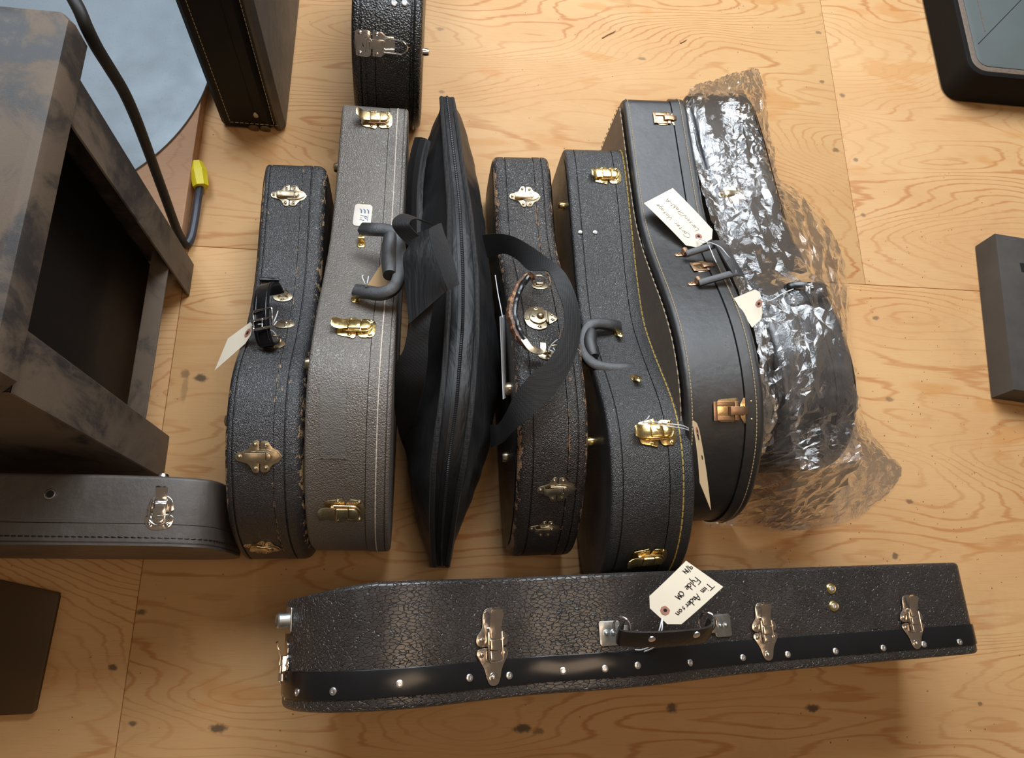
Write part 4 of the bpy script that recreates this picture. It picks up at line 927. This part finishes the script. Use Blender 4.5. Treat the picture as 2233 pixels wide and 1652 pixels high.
for px in (859, 882):
    r = MB(); r.M = tp.fp(px, 8); r.lathe([(.0058, 0), (.0056, .0014), (.0038, .0022), (.0030, .0010), (.0016, .0010), (.0012, .0016)], 16); r.build('rivet', M['rivet'], tp.root)
# ================================================================== tall case standing on end
def tall_case():
    root = empty('instrument_case', (-.380, 1.015, 0), 0, 'tall dark stitched instrument case standing upright on its end behind the bench', 'instrument case', 'cases running off the top edge')
    w_, d_, h_ = .134, .46, .80
    m = MB(); m.box((-.012, d_/2, h_/2), (w_-.024, d_, h_), .010); b = m.build('body', M['black_matte'], root)
    m = MB(); m.box((w_/2-.0115, d_/2, h_/2), (.026, d_, h_+.001), .010); m.build('lid', M['side_dark'], root)
    for x in (-.045, .047):
        m = MB(); z = .03
        while z < .62: m.tube([(x, -.0006, z), (x, -.0006, z+.0068)], .0008, 5); z += .0105
        m.build('stitching', M['thread_tan'], root)
    m = MB(); x = -.045
    while x < .05: m.tube([(x, -.0006, .025), (x+.0068, -.0006, .025)], .0008, 5); x += .0105
    m.build('stitching', M['thread_tan'], root)
    m = MB(); m.box((.012, -.0004, .36), (.0014, .0016, .66)); m.build('seam', M['groove'], root)
    for x in (.002, .026):
        m = MB(); m.prism(chaikin([(x-.0105, .020), (x+.0105, .020), (x+.0105, .003), (x+.003, -.002), (x-.0105, .003)], 1), 0, .0016, .0003)
        mm = Matrix.Rotation(math.radians(90), 4, 'X'); m.v = [mm @ p for p in m.v]
        m.build('hinge_plate', M['brass_dark'], root)
    m = MB(); m.prism(chaikin([(.010, .048), (.018, .048), (.020, .058), (.014, .068), (.009, .058)], 1), 0, .002, .0004); mm = Matrix.Rotation(math.radians(90), 4, 'X'); m.v = [mm @ p for p in m.v]; m.build('catch', M['steel'], root)
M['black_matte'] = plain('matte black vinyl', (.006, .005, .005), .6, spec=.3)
M['side_dark'] = leather('brown black vinyl side', (.05, .040, .032), (.07, .055, .045), .5, 700, .4, 'noise')
M['brass_dark'] = metal('dull hinge plate', (.28, .24, .18), .4, (.12, .10, .08), .6)
tall_case()
# ================================================================== plastic wrapped case
A_ = W(1568, 192, .165); B_ = W(1775, 1010, .20); yw = math.degrees(math.atan2((B_-A_).x, -(B_-A_).y)); Lw = (B_-A_).length
LW = Lw/.86
wc = Case('black teardrop instrument case wrapped in clear plastic, rightmost standing case of the row', (A_.x, A_.y), yw, .150,
          [(-.004*LW, .13), (.004, .158), (.10*LW, .172), (.28*LW, .178), (.38*LW, .186), (.46*LW, .215), (.54*LW, .252), (.62*LW, .278), (.70*LW, .283), (.76*LW, .270), (.81*LW, .238), (.845*LW, .195)],
          [(.86*LW, .13), (.85*LW, .06), (.81*LW, .01), (.72*LW, -.001), (.58*LW, -.001), (.46*LW, .015), (.3*LW, .02), (.1*LW, .01), (0, 0), (-.004, .02)],
          M['black_gloss'] if 'black_gloss' in M else M['black_smooth'], seam=.030, rL=.016, rR=.014, dome=.008, group='instrument cases standing in the row')
latch(wc, wc.fp(1622, 246, ang=.1), 'butterfly', M['chrome'], .9)
latch(wc, wc.fp(1600, 425), 'butterfly', M['brass_old'], 1.0)
m = MB(); a = catmull([wc.loc(*p) for p in ((1710, 640, .255), (1722, 626, .275), (1760, 624, .285), (1795, 628, .28), (1806, 638, .262))], 6); m.tube(a, .008, 10, flat=.6); m.build('handle', M['strap_leather'], wc.root)
for p in ((1765, 627, .292), (1792, 632, .288)):
    k = MB(); k.dome(wc.loc(*p), .004, .003); k.build('rivet', M['chrome'], wc.root)
HP = W(1762, 630, .27)
def hc(x, y, marg, slope):
    p = wc.Mi @ Vector((x, y, 0)); u, v = -p.y, p.x; ur = max(.0, min(.80*LW, u)); z = wc.ztop(ur)+.032*math.exp(-((x-HP.x)**2+((y-HP.y)*1.4)**2)/.0022); d = max(0, abs(v)-.066)+max(0, -u, u-.875*LW)
    return z+marg-d*slope-max(0, abs(v)-.05)*.3
def film(label, st, name='plastic_bag', cols=46, amp=.010, seed=0, marg=.008, slope=2.6, per=8):
    L = catmull([W(*s[0]) for s in st], per); R = catmull([W(*s[1]) for s in st], per)
    n = len(L); c0 = (L[n//2]+R[n//2])/2; c0.z = 0; m = MB(); vs = []; fs = []; rs = random.Random(int(seed*10))
    for i in range(n):
        for j in range(cols):
            s_ = j/(cols-1); p = L[i].lerp(R[i], s_); env = min(1, .3+4*s_*(1-s_)*1.3)
            mk = max(.12, min(1, .5+2.6*noise.noise(Vector((p.x*7+seed, p.y*4.5, 2))))); q = Vector((p.x*17+seed, p.y*6-p.x*4, seed)); wv = (1-abs(noise.noise(q))*2.8)*.6+(1-abs(noise.noise(q*2.3+Vector((3, 1, 2))))*2.4)*.3
            z = max(p.z, hc(p.x, p.y, marg, slope))+max(-.003, amp*(.35+.65*mk)*wv*env)+rs.uniform(-.0018, .0018)*env*mk
            lx = noise.noise(Vector((p.x*16, p.y*16, 5+seed)))*.006*env+rs.uniform(-.003, .003)*mk; ly = noise.noise(Vector((p.x*16, p.y*16, 9+seed)))*.008+rs.uniform(-.003, .003)
            vs.append(Vector((p.x+lx, p.y+ly, max(.002, z)))-c0)
    for i in range(n-1):
        for j in range(cols-1):
            a = i*cols+j; b, c, d = a+1, a+cols+1, a+cols
            fs += [[a, b, c], [a, c, d]] if rs.random() < .5 else [[a, b, d], [b, c, d]]
    m.add(vs, fs); o = m.build(name, M['film'], None, 14); o.location = c0
    return tag(o, label, 'plastic bag', 'clear plastic bags over the right case')
film('crumpled clear plastic bag over the narrow top end of the wrapped case',
     [((1515, 186, .14), (1655, 150, .02)), ((1502, 200, .13), (1664, 185, .02)), ((1496, 230, .16), (1672, 230, .02)), ((1500, 290, .17), (1680, 300, .02)), ((1515, 350, .175), (1690, 350, .02)), ((1528, 405, .175), (1702, 410, .015)), ((1545, 470, .18), (1720, 460, .012))], seed=3.3, amp=.009, marg=.004)
film('large clear plastic bag over the wide end of the wrapped case, spilling onto the floor',
     [((1520, 366, .185), (1700, 392, .03)), ((1530, 400, .19), (1745, 425, .02)), ((1548, 470, .20), (1795, 478, .015)), ((1575, 550, .22), (1836, 560, .012)), ((1612, 640, .26), (1853, 650, .012)), ((1646, 720, .29), (1860, 750, .012)), ((1656, 820, .29), (1872, 850, .012)), ((1656, 920, .27), (1888, 925, .012)),
      ((1625, 985, .22), (1925, 975, .01)), ((1560, 1030, .13), (1966, 1020, .008)), ((1530, 1080, .07), (1935, 1075, .006)), ((1522, 1118, .02), (1860, 1135, .005)), ((1545, 1146, .006), (1735, 1158, .004))], seed=8.1, amp=.013)
# ================================================================== metal bench
def bench():
    X0, Y0, Y1, HT = -.458, .243, .742, .62; XL = -1.25
    root = empty('metal_bench', (X0-.3, .48, 0), 0, 'dusty sheet metal bench with open side, standing at the left edge', 'bench'); iv = -root.location
    def B(name, c, d, bev=.002, rot=None):
        m = MB(); m.box(Vector(c)+iv, d, bev, rot); return m.build(name, M['bench'], root)
    m = MB(); prof = [(X0-.001, .55), (X0+.006, .56), (X0+.008, .585), (X0+.004, .606), (X0-.006, .617), (X0-.018, HT), (XL, HT), (XL, .55)]
    m.box(Vector(((X0+XL)/2, (Y0+Y1)/2, .588))+iv, (X0-XL, Y1-Y0, .066), .014); m.build('top', M['bench'], root)
    lx = X0-.008
    B('leg', (lx-.0015, .650, .28), (.004, .072, .56)); B('leg', (lx-.0015, Y0+.042, .28), (.004, .082, .56))
    m = MB(); m.box(Vector((-.552, .466, .275))+iv, (.004, .430, .548), .001); m.build('shade_panel', M['black_matte'], root)  # added black sheet standing in for the shade inside the bench
    B('brace', (lx-.020, (.31+.63)/2, .125), (.034, .36, .004)); 
    B('front_panel', ((lx+XL)/2, Y0+.004, .28), (lx-XL, .004, .56)); B('back_panel', ((lx+XL)/2, .688, .28), (lx-XL-.004, .004, .56)); B('end_panel', (XL+.01, .466, .28), (.004, .44, .56))
bench()
# ================================================================== board, steel disc, cord
def circ3(a, b, c):
    ax, ay, bx, by, cx, cy = a.x, a.y, b.x, b.y, c.x, c.y; d = 2*(ax*(by-cy)+bx*(cy-ay)+cx*(ay-by))
    ux = ((ax*ax+ay*ay)*(by-cy)+(bx*bx+by*by)*(cy-ay)+(cx*cx+cy*cy)*(ay-by))/d; uy = ((ax*ax+ay*ay)*(cx-bx)+(bx*bx+by*by)*(ax-cx)+(cx*cx+cy*cy)*(bx-ax))/d
    return Vector((ux, uy, 0)), math.hypot(ax-ux, ay-uy)
zb = .036
e0, e1 = W(431, 240, zb), W(401, 505, zb)
m = MB(); m.box((0, 0, zb/2), (.85, .95, zb), .002); o = m.build('plywood_board', M['board']); o.location = ((e0.x+e1.x)/2-.425, e1.y+.475, 0)
tag(o, 'thick reddish plywood board on the floor under the steel disc', 'board')
cc, cr = circ3(W(447, 189, zb+.008), W(390, 283, zb+.008), W(320, 349, zb+.008))
m = MB(); m.lathe([(cr-.001, 0), (cr, .001), (cr, .003), (cr-.001, .004), (cr*.98, .0042)], 120); o = m.build('steel_disc', M['disc']); o.location = (cc.x, cc.y, zb+.0005)
tag(o, 'large round speckled steel disc lying on the plywood board', 'steel disc')
root = empty('power_cord', W(425, 500, 0), 0, 'black and grey power cord with yellow plug, looping over the bench leg', 'power cord'); iv = -root.location
P = [(150, -20, .60), (172, 20, .60), (190, 62, .585), (212, 105, .55), (240, 150, .50), (270, 200, .44), (295, 255, .375), (318, 315, .30), (340, 375, .22), (360, 430, .15), (378, 480, .085), (392, 515, .035), (404, 533, .014), (416, 520, .010), (424, 485, .010), (430, 445, .012), (435, 412, .018), (438, 395, .022)]
pw = catmull([W(*p) for p in P], 8); pw = [Vector((max(p.x, -.448) if p.y < .69 and p.y > .60 and p.z < .2 else p.x, p.y, max(p.z, .0092))) for p in pw]
m = MB(); m.tube([p+iv for p in pw[:100]], .0085, 12); m.build('cable', M['rubber'], root)
m = MB(); m.tube([p+iv for p in pw[99:]], .0082, 12); m.build('cable', M['cable_grey'], root)
a, b = W(437, 402, .022), W(428, 350, .024); dr = (b-a).normalized(); q = dr.to_track_quat('Z', 'Y').to_matrix().to_4x4()
m = MB(); m.M = Matrix.Translation(a+iv) @ q
for z0, z1, s0, s1 in ((-.006, .030, .016, .018), (.030, .052, .018, .012)):
    m.add([(x*s, y*s*.9, z) for z, s in ((z0, s0), (z1, s1)) for x, y in circ(1, 8, 0, 0, None, math.pi/8, math.pi/8+2*math.pi-.0001)[:8]], [[k, (k+1) % 8, 8+(k+1) % 8, 8+k] for k in range(8)]+[list(range(8))[::-1], [8+k for k in range(8)]])
m.build('plug', M['yellow'], root, 30)
# ================================================================== tray top right, block right, board bottom left
def rrect(x0, y0, x1, y1, r, n=8):
    o = []
    for cx, cy, a in ((x1-r, y1-r, 0), (x0+r, y1-r, 90), (x0+r, y0+r, 180), (x1-r, y0+r, 270)):
        for k in range(n+1): t = math.radians(a+90*k/n); o.append((cx+r*math.cos(t), cy+r*math.sin(t)))
    return o
root = empty('equipment_base', (1.6, 1.6, 0), 0, 'black rounded equipment base with grey green metal top in the top right corner', 'equipment base')
x0, y0 = 1.311-1.6, 1.262-1.6
m = MB(); m.prism(rrect(x0, y0, x0+.6, y0+.8, .045), 0, .100, .006); m.build('base', M['dark_wall'], root)
m = MB(); m.prism(rrect(x0+.012, y0+.012, x0+.59, y0+.79, .036), .097, .1015, .002); m.build('rim', M['rim'], root)
m = MB(); m.prism(rrect(x0+.026, y0+.026, x0+.58, y0+.78, .028), .099, .1035, .0015); tp_ = m.build('top_panel', M['green_paint'], root)
for a, b, wd in (((2132, 0), (2148, 68), .0012), ((2238, -12), (2133, 96), .0008)):
    pa, pb = W(*a, .104)-root.location, W(*b, .104)-root.location; m = MB(); m.tube([pa, pb], wd, 6); m.build('panel_seam', M['groove'] if wd < .001 else M['rim'], tp_)
a, b = W(2125, 538, 0), W(2160, 868, 0); root = empty('metal_block', (a+b)/2, 0, 'dark grey dusty metal block with a square slot at the right edge', 'metal block'); iv = -root.location
dx = (a-b).normalized(); rt = Vector((dx.y, -dx.x, 0))
o = [a+iv, b+iv, b+iv+rt*.30, a+iv+rt*.30]
m = MB(); m.prism([(p.x, p.y) for p in o], 0, .068, .003); bl = m.build('block', M['block'], root)
c = W(2236, 583, .069)+iv; m = MB(); m.box((c.x, c.y, .0683), (.022, .022, .0012)); m.build('slot', M['groove'], bl)
a = [W(-60, 1250, .016), W(128, 1291, .016), W(128, 1302, .016), W(76, 1549, .016), W(66, 1556, .016), W(-60, 1562, .016)]; c = sum(a, Vector())/6; c.z = 0
root = empty('cardboard_sheet', c, 0, 'dark brown folded cardboard sheet on the floor at the lower left corner', 'cardboard'); iv = -root.location
m = MB(); m.prism([((p+iv).x, (p+iv).y) for p in a], .010, .0155, .0008); m.build('top_face', M['box_dark'], root)
m = MB(); m.prism([((p+iv).x*1.0-.003, (p+iv).y) for p in a], 0, .0098, .0005); m.build('fold', M['ply_core'], root)
# ================================================================== debris
m = MB(); rs = random.Random(5)
for i in range(520):
    if i < 300: px, py = rs.uniform(1650, 2233), rs.uniform(500, 1300)
    elif i < 400: px, py = rs.uniform(1000, 2233), rs.uniform(0, 1650)
    else: px, py = rs.uniform(0, 2233), rs.uniform(0, 1650)
    p = W(px, py, 0); r = rs.uniform(.0004, .0012); a = rs.uniform(0, 6.3); n = rs.choice((3, 4, 5))
    m.prism([(p.x+r*rs.uniform(.7, 1.5)*math.cos(a+2*math.pi*k/n), p.y+r*math.sin(a+2*math.pi*k/n)) for k in range(n)], 0, r*.6)
o = m.build('debris_specks', M['specks'] if 'specks' in M else plain('red brown specks', (.40, .07, .03), .7), None, 30)
tag(o, 'tiny red and brown specks of debris scattered over the plywood floor', 'debris', kind='stuff')
for (pts, lab) in (([(1313, 83), (1325, 76), (1338, 70), (1343, 66)], 'thin curved dark wood splinter on the bare floor at the top center'), ([(1484, 94), (1492, 90), (1498, 86)], 'short pale wood splinter on the floor, right of the darker splinter')):
    m = MB(); P = [W(x, y, .0015) for x, y in pts]; c = P[0].copy(); m.tube([p-c for p in P], [.0012]*(len(P)-1)+[.0004], 6, flat=.6, up=(0, 0, 1)); o = m.build('wood_splinter', M['splinter'] if 'splinter' in M else plain('splinter', (.22, .10, .04), .8)); o.location = c; tag(o, lab, 'splinter')
# rings and cup of screws etc. end
